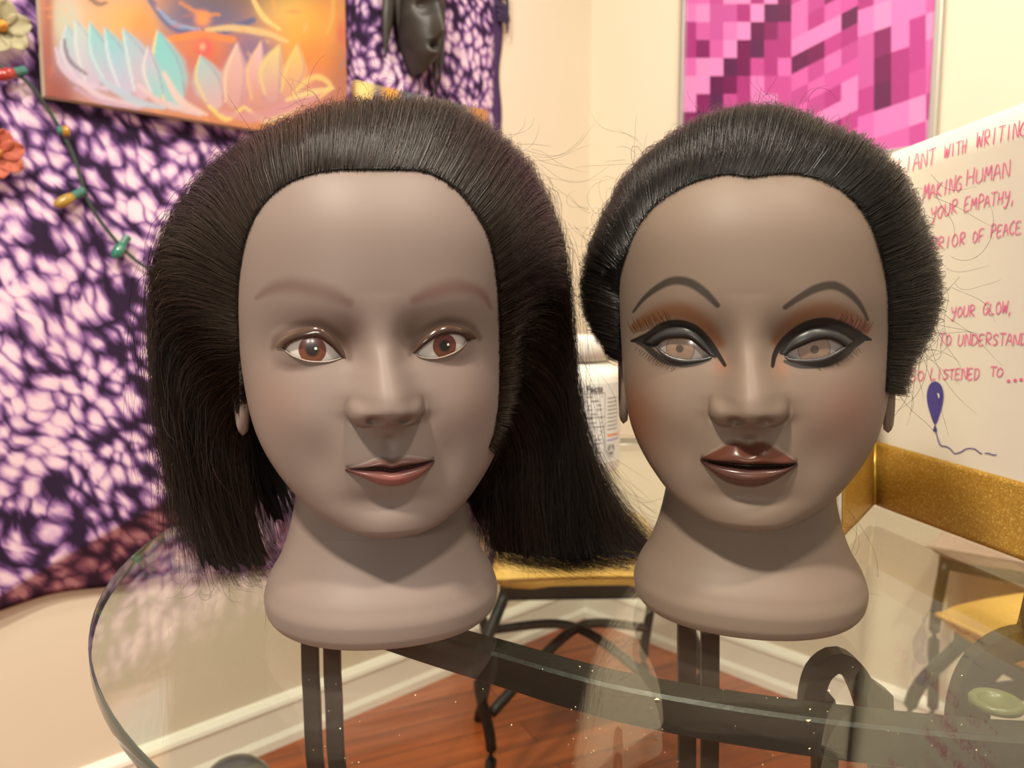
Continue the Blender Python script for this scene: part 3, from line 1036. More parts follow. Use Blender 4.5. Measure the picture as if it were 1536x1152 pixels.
def make_hair(root, H, guides, npts, count, dark, light, rad, seed, depth=.30, frizz=.0012, ends=.004, name='hair', inner=.80, flyaway=160, clear=.012, rise=.14, body_to=1.0, ragged=0.0, side_clear=1.0):
    r_ = np.random.default_rng(seed)
    G = np.array([catmull(np.array(g), npts) for g in guides])          # (k, p, 3)
    s = np.linspace(0, 1, npts)
    kk = len(G)
    # finer interpolation between the guides
    fine = 12
    Gf = np.stack([catmull(G[:, j], (kk - 1) * fine + 1) for j in range(npts)], axis=1)
    nf = len(Gf)
    # keep the outer layer clear of the scalp
    for _ in range(7):
        e = 1e-3
        f0 = f_all(Gf[..., 0], Gf[..., 1], Gf[..., 2])
        gr = np.stack([f_all(Gf[..., 0] + (e if k == 0 else 0), Gf[..., 1] + (e if k == 1 else 0), Gf[..., 2] + (e if k == 2 else 0)) - f0 for k in range(3)], axis=2)
        gr /= np.linalg.norm(gr, axis=2, keepdims=True) + 1e-9
        need = np.clip(clear * sstep(0, rise, s)[None] - f0, 0, .006) * sstep(.07, .14, Gf[..., 2]) * np.interp(np.linspace(0, 1, len(Gf)), [0, .62, .74, 1], [1, 1, side_clear, side_clear])[:, None]
        Gf = Gf + gr * need[..., None]
    for _ in range(2):
        Gf[1:-1] = .5 * Gf[1:-1] + .25 * (Gf[:-2] + Gf[2:])
        Gf[:, 2:-1] = .5 * Gf[:, 2:-1] + .25 * (Gf[:, 1:-2] + Gf[:, 3:])
    nxt = np.gradient(Gf, axis=0)
    T = np.gradient(Gf, axis=1)
    Nn = np.cross(nxt, T)
    for _ in range(3):
        Nn[1:-1] = .5 * Nn[1:-1] + .25 * (Nn[:-2] + Nn[2:])
        Nn[:, 1:-1] = .5 * Nn[:, 1:-1] + .25 * (Nn[:, :-2] + Nn[:, 2:])
    Nn /= np.linalg.norm(Nn, axis=2, keepdims=True) + 1e-9
    if (Nn * (Gf - SC)).sum() < 0:
        Nn = -Nn
    grow = sstep(0, .22, s)[None, :, None]

    def layer(d0, d):
        return Gf - Nn * (d0 + (d - d0) * grow)
    # the body of the hair: an outer and an inner skin under the strands
    mb = MB()
    for d0, d in ((.0003, .0050), (.0020, .0095)):
        P = layer(d0, d)
        if body_to < 1:                       # a ragged lower edge
            cut = body_to - .10 * r_.uniform(size=nf) ** 1.5
            jc = cut[:, None] * s[None] * (npts - 1)
            ja = np.clip(jc.astype(int), 0, npts - 2)
            P = np.take_along_axis(P, ja[..., None], 1) * (1 - (jc - ja))[..., None] + np.take_along_axis(P, ja[..., None] + 1, 1) * (jc - ja)[..., None]
        P[..., 2] = np.maximum(P[..., 2], .006)
        mb.grid(P)
    body = mesh_np(name, np.array(mb.v), mb.f, hair_material(name + '_body', dark, dark, .6), root)
    # strands
    f = np.sort(r_.uniform(0, nf - 1.001, count))
    i0 = f.astype(int)
    fr = (f - i0)[:, None, None]
    path = Gf[i0] * (1 - fr) + Gf[i0 + 1] * fr
    nn = Nn[i0] * (1 - fr) + Nn[i0 + 1] * fr
    dd = r_.uniform(0, 1, count)[:, None, None] ** 1.3 * depth * .02
    start = r_.uniform(0, .16, count) * (r_.uniform(size=count) < .6)
    lk0 = np.cumsum(r_.uniform(size=count) < 1 / 40)
    stop = 1 - np.abs(r_.normal(0, .016, count)) - (ragged * r_.uniform(0, 1, lk0.max() + 1) ** 2)[lk0]
    q = start[:, None] + (stop - start)[:, None] * s[None]
    jj = q * (npts - 1)
    j0 = np.clip(jj.astype(int), 0, npts - 2)
    jf = (jj - j0)[..., None]
    ar = np.arange(count)[:, None]
    pp = path[ar, j0] * (1 - jf) + path[ar, j0 + 1] * jf
    n2 = nn[ar, j0]
    g2 = sstep(0, .22, q)[..., None]
    pp = pp - n2 * dd * g2
    # waviness: a few slow sines per strand, growing along it
    ph = r_.uniform(0, 6.28, (count, 1, 3))
    fq = r_.uniform(3, 11, (count, 1, 3))
    am = r_.normal(0, frizz, (count, 1, 3))
    pp += am * np.sin(ph + fq * q[..., None]) * sstep(0, .3, q)[..., None]
    pp += r_.normal(0, ends, (count, 1, 3)) * (q[..., None] ** 3)
    pp += (r_.normal(0, .0010, (count, 1, 3)) * np.array([1, .6, 1]))
    # locks: neighbouring strands pulled together a little
    lock = np.cumsum(r_.uniform(size=count) < 1 / 22)
    cen = np.stack([np.bincount(lock, weights=pp[:, j, k], minlength=lock.max() + 1) / np.maximum(np.bincount(lock), 1) for j in range(npts) for k in range(3)], axis=1).reshape(-1, npts, 3)
    cl = (.42 * sstep(.05, .7, q) * r_.uniform(0, 1, (count, 1)))[..., None]
    pp = pp * (1 - cl) + cen[lock] * cl
    # stray hairs standing off
    nfly = flyaway
    sel = r_.choice(count, nfly, replace=False)
    off = np.abs(r_.normal(.005, .006, (nfly, 1, 1)))
    wob = r_.normal(0, .0035, (nfly, 1, 3)) * np.sin(r_.uniform(0, 6, (nfly, 1, 1)) + r_.uniform(4, 12, (nfly, 1, 1)) * s[None, :, None])
    pp[sel] += (n2[sel] * (off + dd[sel]) + wob) * sstep(.05, .6, s)[None, :, None]
    pp[..., 2] = np.maximum(pp[..., 2], .0016)
    tone = np.repeat(np.clip(r_.normal(.4, .25, count), 0, 1), npts * 3)
    V, fs = tubes_mesh(pp, np.where(r_.uniform(size=count) < .12, 1.7, r_.uniform(.7, 1.2, count)) * rad)
    mesh_np('hair_strands', V, fs, hair_material(name + '_strand', dark, light), body, gloss=tone)['kind'] = 'stuff'
    return body


def pts(H, hair, rest):
    """a guide: the hairline point, then (u, v, y) points at known depth, then plain local points"""
    a = H.hit([hair])[0]
    out = [a + np.array([0, -.0012, .0010])]
    for q in rest:
        if len(q) == 4:
            out.append(np.array(q[:3]))
        else:
            out.append(H.ply(*q))
    return out


def swept(H, pairs):
    """hair combed back from the hairline over the outline and gathered behind"""
    gs = []
    for (h, o) in pairs:
        g = pts(H, h, [(o[0], o[1], .030)])
        a, b_ = g[0], g[1]
        m = a * .5 + b_ * .5
        outw = (b_ - SC)
        outw /= np.linalg.norm(outw)
        m = m + np.array([0, -.007, 0]) + outw * .004
        x, z = b_[0], b_[2]
        zc = .165
        c1 = np.array([x * .93, .064, zc + (z - zc) * .95])
        c2 = np.array([x * .66, .105, zc + (z - zc) * .70])
        c3 = np.array([x * .25, .124, zc + (z - zc) * .30])
        gs.append([a, m, b_, c1, c2, c3])
    return gs


pairs_r = [((929, 545), (918, 522)), ((927, 510), (886, 500)), ((927, 470), (868, 462)), ((929, 430), (866, 420)), ((939, 385), (880, 368)), ((958, 340), (906, 312)),
           ((992, 302), (946, 250)), ((1042, 274), (1006, 196)), ((1090, 263), (1070, 162)), ((1128, 267), (1130, 148)), ((1165, 262), (1170, 149)), ((1205, 264), (1212, 162)),
           ((1252, 280), (1272, 194)), ((1294, 318), (1340, 242)), ((1318, 372), (1386, 314)), ((1330, 425), (1413, 384)), ((1333, 470), (1420, 440)), ((1333, 510), (1408, 492)), ((1331, 550), (1376, 538)), ((1328, 590), (1338, 582))]
hair_right = make_hair(head_right, HEAD_R, swept(HEAD_R, pairs_r), 16, 13000, lin(15, 12, 11), lin(44, 36, 31), .000085, 11, frizz=.0016, ends=.004)


def L(h, *rest):
    return pts(HEAD_L, h, rest)


def back(x, z, z2):
    return [(x, .080, z, 0), (x * .75, .112, z - .055, 0), (x * .62, .112, .13, 0), (x * .6, .100, z2 + .03, 0), (x * .6, .095, z2, 0)]


guides_l = [
    L((366, 600), (362, 650, .050), (372, 720, .056), (388, 790, .060), (405, 840, .062), (428, 860, .062)),
    L((362, 550), (325, 600, .050), (312, 690, .055), (325, 790, .055), (352, 850, .055), (385, 874, .055)),
    L((358, 490), (290, 520, .045), (272, 620, .050), (288, 740, .052), (318, 830, .052), (345, 874, .050)),
    L((358, 430), (252, 455, .040), (240, 560, .045), (256, 680, .048), (284, 790, .048), (316, 862, .045)),
    L((364, 382), (240, 400, .040), (230, 500, .048), (242, 620, .056), (266, 740, .060), (296, 835, .060)),
    L((380, 332), (258, 340, .040), (226, 430, .060), (236, 580, .070), (258, 710, .075), (286, 810, .075)),
    L((412, 290), (300, 280, .040), (245, 350, .075), (250, 520, .090), (276, 690, .095), (310, 838, .092)),
    L((452, 267), (362, 218, .035), (300, 270, .085), (300, 450, .110), (330, 660, .110), (350, 832, .100)),
    L((500, 257), (432, 180, .030), (390, 210, .085), (390, 400, .120), (395, 640, .112), (400, 834, .098)),
    L((545, 256), (510, 150, .030), (490, 175, .085), (490, 380, .126), (490, 630, .114), (470, 834, .098)),
    L((590, 256), (585, 140, .030), (590, 168, .085), (590, 380, .126), (590, 630, .114), (585, 834, .098)),
    L((640, 260), (660, 146, .030), (680, 178, .085), (680, 400, .120), (690, 630, .112), (690, 834, .098)),
    L((684, 285), (730, 180, .035), (770, 230, .085), (775, 430, .110), (780, 650, .108), (790, 836, .098)),
    L((716, 325), (786, 225, .040), (826, 310, .075), (838, 500, .090), (850, 690, .090), (880, 838, .086)),
    L((735, 365), (822, 290, .040), (848, 400, .062), (856, 560, .070), (880, 700, .072), (962, 826, .070)),
    L((744, 410), (842, 360, .040), (856, 470, .050), (862, 600, .055), (895, 730, .056), (990, 838, .054)),
    L((748, 455), (836, 424, .040), (850, 530, .046), (858, 660, .050), (890, 780, .050), (965, 866, .048)),
    L((750, 510), (772, 520, .026), (806, 548, .040), (832, 620, .044), (840, 710, .046), (862, 810, .046), (905, 878, .044)),
    L((750, 555), (766, 572, .030), (786, 610, .042), (803, 680, .044), (810, 760, .046), (824, 830, .046), (850, 876, .044)),
    L((748, 600), (760, 640, .044), (770, 720, .048), (776, 790, .050), (784, 830, .052), (800, 862, .052)),
    L((747, 615), (752, 660, .047), (758, 730, .052), (760, 795, .056), (764, 830, .058), (776, 860, .058)),
    L((745, 630), (748, 680, .050), (746, 740, .056), (742, 800, .062), (742, 830, .064), (750, 856, .064)),
    L((741, 652), (743, 700, .058), (738, 760, .064), (736, 832, .068), (742, 854, .068)),
    L((733, 674), (731, 720, .062), (728, 780, .068), (728, 832, .072), (734, 852, .072)),
]
for k, g in enumerate(guides_l):              # the ends rest on the glass
    if k >= 12:
        e = g[-1]
        g.append(np.array([e[0] + .010, e[1] - .016, max(.002, e[2] - .012)]))
hair_left = make_hair(head_left, HEAD_L, guides_l, 20, 14000, lin(17, 11, 8), lin(58, 39, 29), .000085, 12, frizz=.0030, ends=.011, flyaway=420, body_to=.95, clear=.009, ragged=.08, side_clear=.42)


STRAY = {}


def strays(H, hair, starts, n, seed, length, curl, rad):
    """loose single hairs leaving the outline: starts are (u, v, du, dv) along the edge of the hair"""
    r_ = np.random.default_rng(seed)
    P = []
    for k in range(n):
        u, v, du, dv = starts[r_.integers(len(starts))]
        p = np.array([u + r_.normal(0, 14), v + r_.normal(0, 14)], float)
        a = math.atan2(dv, du) + r_.normal(0, .55)
        L_ = length * r_.uniform(.4, 1.3)
        c0, c1 = r_.normal(0, curl), r_.normal(0, curl)
        y0, y1 = r_.uniform(.01, .06), r_.normal(0, .02)
        q = []
        for i in range(18):
            t = i / 17
            q.append(H.ply(p[0], p[1], y0 + y1 * t))
            a += (c0 * math.sin(t * 5 + c1) + c1 * .6) / 17
            p = p + np.array([math.cos(a), math.sin(a)]) * L_ / 17
        P.append(q)
    P = np.array(P)
    P[..., 2] = np.maximum(P[..., 2], .0012)
    STRAY.setdefault(hair.name, (hair, []))[1].append(tubes_mesh(P, np.full(n, rad)))


strays(HEAD_R, hair_right, [(1405, 300, 1, 1), (1418, 380, 1, 2), (1418, 440, .6, 2), (1400, 500, .4, 2), (1370, 540, .3, 2), (1345, 575, .2, 2), (1395, 500, 1, 2), (1380, 520, .2, 2)], 30, 21, 120, 2.2, .00010)
strays(HEAD_R, hair_right, [(1130, 152, .6, -1), (1200, 165, 1, -1), (1280, 210, 1, -.8), (1060, 165, -.6, -1), (960, 235, -1, -.6), (900, 320, -1, -.2), (868, 430, -.6, 1), (880, 500, 0, 1)], 40, 22, 75, 2.2, .00008)
strays(HEAD_R, hair_right, [(1262, 770, .4, 1), (1275, 790, .6, 1), (1300, 740, .2, 1)], 5, 24, 150, 2.4, .00008)
strays(HEAD_L, hair_left, [(800, 240, 1, .8), (840, 330, .8, 1), (858, 420, .4, 1), (862, 520, .2, 1), (880, 650, .4, 1), (910, 730, .6, 1), (760, 200, 1, -.4)], 50, 31, 110, 1.6, .00008)
strays(HEAD_L, hair_left, [(560, 150, .3, -1), (470, 170, -.6, -1), (380, 215, -1, -.6), (300, 290, -1, -.2), (240, 400, -.8, .6), (228, 520, -.3, 1), (245, 640, -.3, 1), (640, 150, .5, -1)], 50, 32, 70, 2.2, .00008)
strays(HEAD_L, hair_left, [(320, 860, .3, 1), (380, 870, .4, 1), (300, 850, -.3, 1), (860, 872, .6, .6), (960, 850, .6, .2), (920, 870, .2, .8), (800, 868, .2, 1), (450, 860, .3, 1)], 60, 33, 60, 4.0, .00008)

for hair, parts in STRAY.values():
    off_, VV, FF = 0, [], []
    for V, fs in parts:
        VV.append(V)
        FF += [f + off_ for f in fs]
        off_ += len(V)
    VV = np.vstack(VV)
    o = mesh_np('stray_hairs', VV, FF, hair_material('stray_hair', lin(22, 17, 14), lin(40, 30, 24)), hair, gloss=np.full(len(VV), .3))
    o['kind'] = 'stuff'

# ------------------------------------------------------------------ the glass table
TC = np.array([0.144, 0.58])
TR = 0.414


def glass_material():
    m = bpy.data.materials.new('table_glass')
    m.use_nodes = True
    nt = m.node_tree
    nt.nodes.clear()
    out = N(nt, 'ShaderNodeOutputMaterial')
    tr = N(nt, 'ShaderNodeBsdfTransparent')
    tr.inputs[0].default_value = (0.93, 0.955, 0.92, 1)
    gl = N(nt, 'ShaderNodeBsdfGlossy')
    gl.inputs['Roughness'].default_value = 0.012
    gl.inputs[0].default_value = (0.97, 1.0, 0.97, 1)
    fr = N(nt, 'ShaderNodeFresnel')
    geo = N(nt, 'ShaderNodeNewGeometry')          # the pane does not bend light, so both faces reflect as seen from air
    ior = N(nt, 'ShaderNodeMapRange')
    ior.inputs['To Min'].default_value = 1.62
    ior.inputs['To Max'].default_value = 1 / 1.62
    nt.links.new(geo.outputs['Backfacing'], ior.inputs['Value'])
    nt.links.new(ior.outputs[0], fr.inputs[0])
    mx = N(nt, 'ShaderNodeMixShader')
    nt.links.new(fr.outputs[0], mx.inputs[0])
    nt.links.new(tr.outputs[0], mx.inputs[1])
    nt.links.new(gl.outputs[0], mx.inputs[2])
    nt.links.new(mx.outputs[0], out.inputs[0])
    return m


table = empty('glass_table', (TC[0], TC[1], 0), label='round glass-topped table with a black iron frame, under the two mannequin heads', cat='table')
glass_m = glass_material()
edge_m = principled('glass_edge', lin(40, 50, 46), 0.12, spec=.8)
tb, tk = TABLE_Z, .009
m = MB()
seg = 160
for r, z in ((TR - .0012, tb), (TR - .0012, tb - tk)):
    m.v += [(r * math.cos(2 * math.pi * k / seg), r * math.sin(2 * math.pi * k / seg), z) for k in range(seg)]
m.f += [tuple(range(seg)), tuple(seg + k for k in reversed(range(seg)))]
top = m.build('glass_top', glass_m, table, recalc=False)
m = MB().lathe([(TR - .0012, 0), (TR - .0003, -.0006), (TR, -.0018), (TR, -tk + .0018), (TR - .0003, -tk + .0006), (TR - .0012, -tk)], 160, (0, 0, tb))
m.build('glass_edge', edge_m, top, smooth=True)

iron_m = noisy('black_iron', lin(36, 33, 30), 0.42, 0.2, 30.0, 0.15, 220.0, spec=.5)
ringp = [(-.125, .49), (-.075, .452), (-.01, .410), (.064, .367), (.163, .336), (.26, .324), (.37, .352), (.45, .44), (.47, .53)]
ringp = [(-.165, .60), (-.160, .545)] + ringp
rp_ = catmull(np.array([(x - TC[0], y - TC[1], tb - tk - .014) for x, y in ringp]), 140)
sq = [(-.009, -.0085), (-.0078, -.0095), (.0078, -.0095), (.009, -.0085), (.009, .0078), (.0075, .0095), (-.0075, .0095), (-.009, .0078)]
m = MB().sweep(rp_, sq)
m.build('frame_rim', iron_m, table, smooth=False)


def strap_leg(points, wdt=.0115, gap=.0035, thick=.006):
    """a leg of two flat bars side by side"""
    p = catmull(np.array([(x - TC[0], y - TC[1], z) for x, y, z in points]), 40)
    m = MB()
    for k in (-1, 1):
        o = k * (wdt + gap) / 2
        m.sweep(p, [(o - wdt / 2, -thick / 2), (o + wdt / 2, -thick / 2), (o + wdt / 2, thick / 2), (o - wdt / 2, thick / 2)], up=(0, 1, 0))
    return m.build('leg', iron_m, table, bevel=.001)


strap_leg([(-.128, .500, .722), (-.130, .503, .65), (-.122, .506, .55), (-.060, .50, .38), (-.05, .49, .2), (-.16, .47, .0)])
strap_leg([(.118, .470, .722), (.123, .48, .62), (.127, .49, .5), (.126, .51, .35), (.12, .53, .2), (.10, .60, .0)])


def arch2(px, y, wd, start, end):
    P = [np.array(start)] if start is not None else []
    P += [at_y(u, v, y) for u, v in px]
    P += [np.array(end)]
    c = catmull(np.array(P), 420) - np.array([TC[0], TC[1], 0])
    # the broad side of the strap lies in the plane of the arch
    h, k = wd / 2, .005
    T = np.gradient(c, axis=0)
    T /= np.linalg.norm(T, axis=1, keepdims=True)
    Wd = np.cross(T, np.array([0, 1.0, 0]))
    Wd /= np.linalg.norm(Wd, axis=1, keepdims=True)
    D = np.array([0, 1.0, 0])
    rows = np.stack([c - Wd * h - D * k, c + Wd * h - D * k, c + Wd * h + D * k, c - Wd * h + D * k], axis=1)
    m = MB().grid(rows, close_v=True)
    m.f += [(0, 1, 2, 3), tuple(len(m.v) - 4 + q for q in (3, 2, 1, 0))]
    return m.build('arched_support', iron_m, table)


arch2([(1236, 1180), (1219, 1110), (1216, 1055), (1224, 1015), (1240, 995), (1258, 990), (1276, 1002), (1290, 1026), (1303, 1064), (1314, 1110), (1322, 1150)], .432, .0125, (.205, .46, 0.0), (.30, .50, 0.0))
arch2([(1452, 1180), (1444, 1090), (1458, 1020), (1492, 978), (1545, 962), (1610, 985)], .445, .018, (.30, .47, 0.0), (.47, .50, 0.0))
for u, v in ((1494, 1053),):
    p = at_z(u, v, tb - tk - .002)
    gel = principled('gel_pad', lin(112, 111, 74), 0.35, spec=.5)
    MB().lathe([(.0, -.0012), (.006, -.0010), (.0072, .0006), (.0085, .0018), (.0105, .0018), (.0115, .0004), (.0112, -.0018), (.0, -.0018)], 32, (p[0] - TC[0], p[1] - TC[1], p[2])).build('gel_pad', gel, table, smooth=True)

# ------------------------------------------------------------------ things on the walls
def frame_of(right, nrm):
    return Matrix(((right[0], 0, nrm[0], C3[0]), (right[1], 0, nrm[1], C3[1]), (0, 1, 0, 0), (0, 0, 0, 1)))


WL, WR = frame_of(-DL3, NL), frame_of(DR3, NR)      # local x to the right, y up, z out of the wall


def on_wall(u, v, side, off=0.0):
    n = NL if side == 'L' else NR
    M = np.array((WL if side == 'L' else WR).inverted())
    p = on_plane(u, v, C3 + n * off, n)
    return (M[:3, :3] @ p + M[:3, 3])[:2]


def wall_empty(name, side, label, cat, group=None):
    o = empty(name, label=label, cat=cat, group=group)
    o.matrix_world = WL if side == 'L' else WR
    return o


# purple tie-dyed hanging
def tapestry():
    xr_t, xr_b = on_wall(757, 60, 'L', .01)[0], on_wall(749, 170, 'L', .01)[0]
    h0, h1 = on_wall(0, 906, 'L', .01), on_wall(145, 886, 'L', .01)
    slope = (h1[1] - h0[1]) / (h1[0] - h0[0])
    xl = h0[0] - .45
    nx, ny = 220, 150
    P = np.zeros((nx, ny, 3))
    rr = np.random.default_rng(2)
    for i in range(nx):
        a = i / (nx - 1)
        for j in range(ny):
            b_ = j / (ny - 1)
            xr = xr_b + (xr_t - xr_b) * (b_ - .5) * 2 + .004 * math.sin(b_ * 60) + .003 * math.sin(b_ * 23 + 1)
            x = xl + (xr - xl) * a
            y0 = h0[1] + slope * (x - h0[0]) + .010 * math.sin(x * 9) + .004 * math.sin(x * 31)
            y = y0 + (1.95 - y0) * b_
            z = .010 + .003 * math.sin(x * 14 + y * 6) + .002 * math.sin(x * 33 - y * 11) + .007 * (1 - b_) ** 3 * (1 + math.sin(x * 20))
            P[i, j] = (x, y, z)
    m = principled('tie_dye', rough=.85, spec=.15)
    nt, ns, ln, b = nodes(m)
    tc = N(nt, 'ShaderNodeTexCoord')
    # warp
    nz = N(nt, 'ShaderNodeTexNoise', in_Scale=7.0, in_Detail=3.0)
    ln.new(tc.outputs['Object'], nz.inputs['Vector'])
    sc = N(nt, 'ShaderNodeVectorMath', operation='MULTIPLY_ADD')
    sc.inputs[1].default_value = (.095, .095, 0)
    ln.new(nz.outputs['Color'], sc.inputs[0])
    ln.new(tc.outputs['Object'], sc.inputs[2])

    def layer(rot, scale):
        mp = N(nt, 'ShaderNodeMapping')
        mr_ = N(nt, 'ShaderNodeMapping')
        mr_.inputs['Rotation'].default_value = (0, 0, math.radians(rot))
        ln.new(sc.outputs[0], mr_.inputs['Vector'])
        mp.inputs['Scale'].default_value = (*scale, 1)
        ln.new(mr_.outputs[0], mp.inputs['Vector'])
        vo = N(nt, 'ShaderNodeTexVoronoi', in_Scale=1.0, in_Randomness=1.0, voronoi_dimensions='2D')
        ln.new(mp.outputs[0], vo.inputs['Vector'])
        return vo
    va = layer(-38, (42, 27))
    vb = layer(4, (58, 40))
    sx = N(nt, 'ShaderNodeSeparateXYZ')
    ln.new(tc.outputs['Object'], sx.inputs[0])
    xs = on_wall(520, 80, 'L')[0]
    part = N(nt, 'ShaderNodeMapRange', interpolation_type='SMOOTHSTEP')
    part.inputs['From Min'].default_value = xs - .08
    part.inputs['From Max'].default_value = xs + .05
    ln.new(sx.outputs['X'], part.inputs['Value'])
    md = N(nt, 'ShaderNodeMix', data_type='FLOAT')
    ln.new(part.outputs[0], md.inputs[0])
    ln.new(va.outputs['Distance'], md.inputs[2])
    ln.new(vb.outputs['Distance'], md.inputs[3])
    mcx = N(nt, 'ShaderNodeMix', data_type='RGBA')
    ln.new(part.outputs[0], mcx.inputs[0])
    ln.new(va.outputs['Color'], mcx.inputs[6])
    ln.new(vb.outputs['Color'], mcx.inputs[7])
    sr = N(nt, 'ShaderNodeSeparateColor')
    ln.new(mcx.outputs[2], sr.inputs[0])
    # streaks and patches push the edges of the spots about
    mp2 = N(nt, 'ShaderNodeMapping')
    mp1 = N(nt, 'ShaderNodeMapping')
    mp1.inputs['Rotation'].default_value = (0, 0, math.radians(-38))
    ln.new(sc.outputs[0], mp1.inputs['Vector'])
    mp2.inputs['Scale'].default_value = (150, 36, 1)
    ln.new(mp1.outputs[0], mp2.inputs['Vector'])
    st = N(nt, 'ShaderNodeTexNoise', in_Scale=1.0, in_Detail=3.0)
    ln.new(mp2.outputs[0], st.inputs['Vector'])
    pa = N(nt, 'ShaderNodeTexNoise', in_Scale=5.5, in_Detail=2.0)
    ln.new(tc.outputs['Object'], pa.inputs['Vector'])

    def math_(op, a, b_, c=None):
        n = N(nt, 'ShaderNodeMath', operation=op)
        for k, q in enumerate((a, b_, c)):
            if q is None:
                continue
            if isinstance(q, (int, float)):
                n.inputs[k].default_value = q
            else:
                ln.new(q, n.inputs[k])
        return n.outputs[0]
    d = math_('MULTIPLY_ADD', st.outputs['Fac'], .68, md.outputs[0])
    d = math_('MULTIPLY_ADD', sr.outputs[0], .32, d)
    d = math_('MULTIPLY_ADD', pa.outputs['Fac'], .85, d)
    d = math_('SUBTRACT', d, .81)
    rp = ramp(nt, [(0.16, lin(226, 202, 214)), (0.34, lin(204, 170, 200)), (0.50, lin(144, 106, 160)), (0.64, lin(88, 60, 106)), (0.80, lin(44, 30, 54))])
    ln.new(d, rp.inputs[0])
    col = rp.outputs[0]
    # dark borders: the folded hem and the right selvedge
    p1, p2 = on_wall(0, 884, 'L'), on_wall(240, 748, 'L')
    k = (p2[1] - p1[1]) / (p2[0] - p1[0])
    e = math_('MULTIPLY_ADD', sx.outputs['X'], -k, sx.outputs['Y'])
    hem = N(nt, 'ShaderNodeMapRange')
    c0 = p1[1] - k * p1[0]
    hem.inputs['From Min'].default_value = c0 + .006
    hem.inputs['From Max'].default_value = c0 - .006
    ln.new(e, hem.inputs['Value'])
    rp2 = ramp(nt, [(0.15, lin(150, 100, 104)), (0.42, lin(104, 58, 72)), (0.62, lin(62, 32, 48)), (0.8, lin(40, 22, 34))])
    ln.new(d, rp2.inputs[0])
    m1 = N(nt, 'ShaderNodeMix', data_type='RGBA')
    ln.new(hem.outputs[0], m1.inputs[0])
    ln.new(col, m1.inputs[6])
    ln.new(rp2.outputs[0], m1.inputs[7])
    sel = N(nt, 'ShaderNodeMapRange')
    xb = on_wall(734, 80, 'L')[0]
    sel.inputs['From Min'].default_value = xb - .008
    sel.inputs['From Max'].default_value = xb + .008
    ln.new(sx.outputs['X'], sel.inputs['Value'])
    m2 = N(nt, 'ShaderNodeMix', data_type='RGBA')
    ln.new(sel.outputs[0], m2.inputs[0])
    ln.new(m1.outputs[2], m2.inputs[6])
    m2.inputs[7].default_value = (*lin(74, 54, 92), 1)
    ln.new(m2.outputs[2], b.inputs['Base Color'])
    o = MB().grid(P).build('tapestry', m, smooth=True)
    o.matrix_world = WL
    so = o.modifiers.new('cloth', 'SOLIDIFY')
    so.thickness = .002
    tag(o, 'purple and white tie-dyed cloth hanging on the wall behind the painting', 'tapestry')
    # a gathered knot of cloth at the upper right corner
    r2 = np.random.default_rng(8)
    xr, yr = on_wall(752, 12, 'L', .02)
    m = MB()
    for i in range(15):
        a = r2.uniform(-.03, .06)
        q = [(xr - .006 + .010 * math.sin(i), yr + a, .020), (xr + .010, yr + a - .006, .028), (xr + .016 + r2.uniform(0, .009), yr + a - .026, .022)]
        m.tube(catmull(np.array(q), 8), .005, 6, scale=np.linspace(1, .4, 8))
    m.build('tasselled_corner', noisy('dark_cloth', lin(56, 40, 72), .9, .2, 60), o, smooth=True)
    return o


tapestry()


def raster(shapes, U, V_, base):
    """paint soft edged shapes over a field of points given in photograph units"""
    col = base.copy()
    P = np.stack([U.ravel(), V_.ravel()], axis=1)
    flat = col.reshape(-1, 3)
    for sh in shapes:
        kind = sh[0]
        if kind == 'stroke':
            _, px, widths, c, a = sh
            Lp = catmull(np.array(px, float), 40)
            d, t = poly_dist(P, Lp)
            wd = np.interp(t, np.linspace(0, 1, len(widths)), widths)
            k = a * sstep(1.35, .75, d / np.maximum(wd, .01))
            c = np.array([linv(q) for q in (c if isinstance(c[0], tuple) else [c])])
            cc = np.stack([np.interp(t, np.linspace(0, 1, len(c)), c[:, j]) for j in range(3)], axis=1) if len(c) > 1 else c
        elif kind == 'blob':
            _, q, r, c, a = sh
            d = ((P[:, 0] - q[0]) / r[0]) ** 2 + ((P[:, 1] - q[1]) / r[1]) ** 2
            k = a * np.exp(-d ** 1.5)
            cc = linv(c)[None]
        elif kind == 'poly':
            _, px, c, a = sh
            k = a * in_poly(P, np.array(px, float))
            cc = linv(c)[None]
        flat[:] = flat * (1 - k[:, None]) + cc * k[:, None]
    return flat.reshape(col.shape)


def petal(tip, base, wdt, c0, c1, edge, bend=0.0):
    tip, base = np.array(tip, float), np.array(base, float)
    mid = (tip + base) / 2 + np.array([bend, 0])
    ax = [tuple(tip), tuple(mid), tuple(base)]
    s = [('stroke', ax, [.8, wdt * .75, wdt * 1.3, wdt * 1.25, wdt * .7], [c0, c1], .92)]
    o = wdt * 1.0
    s.append(('stroke', [tuple(tip), (mid[0] - o, mid[1]), (base[0] - o * .8, base[1])], [1, 2.2, 1.6], edge, .75))
    s.append(('stroke', [tuple(tip), (mid[0] + o, mid[1]), (base[0] + o * .8, base[1])], [.8, 1.5, 1.2], (150, 120, 150), .45))
    return s


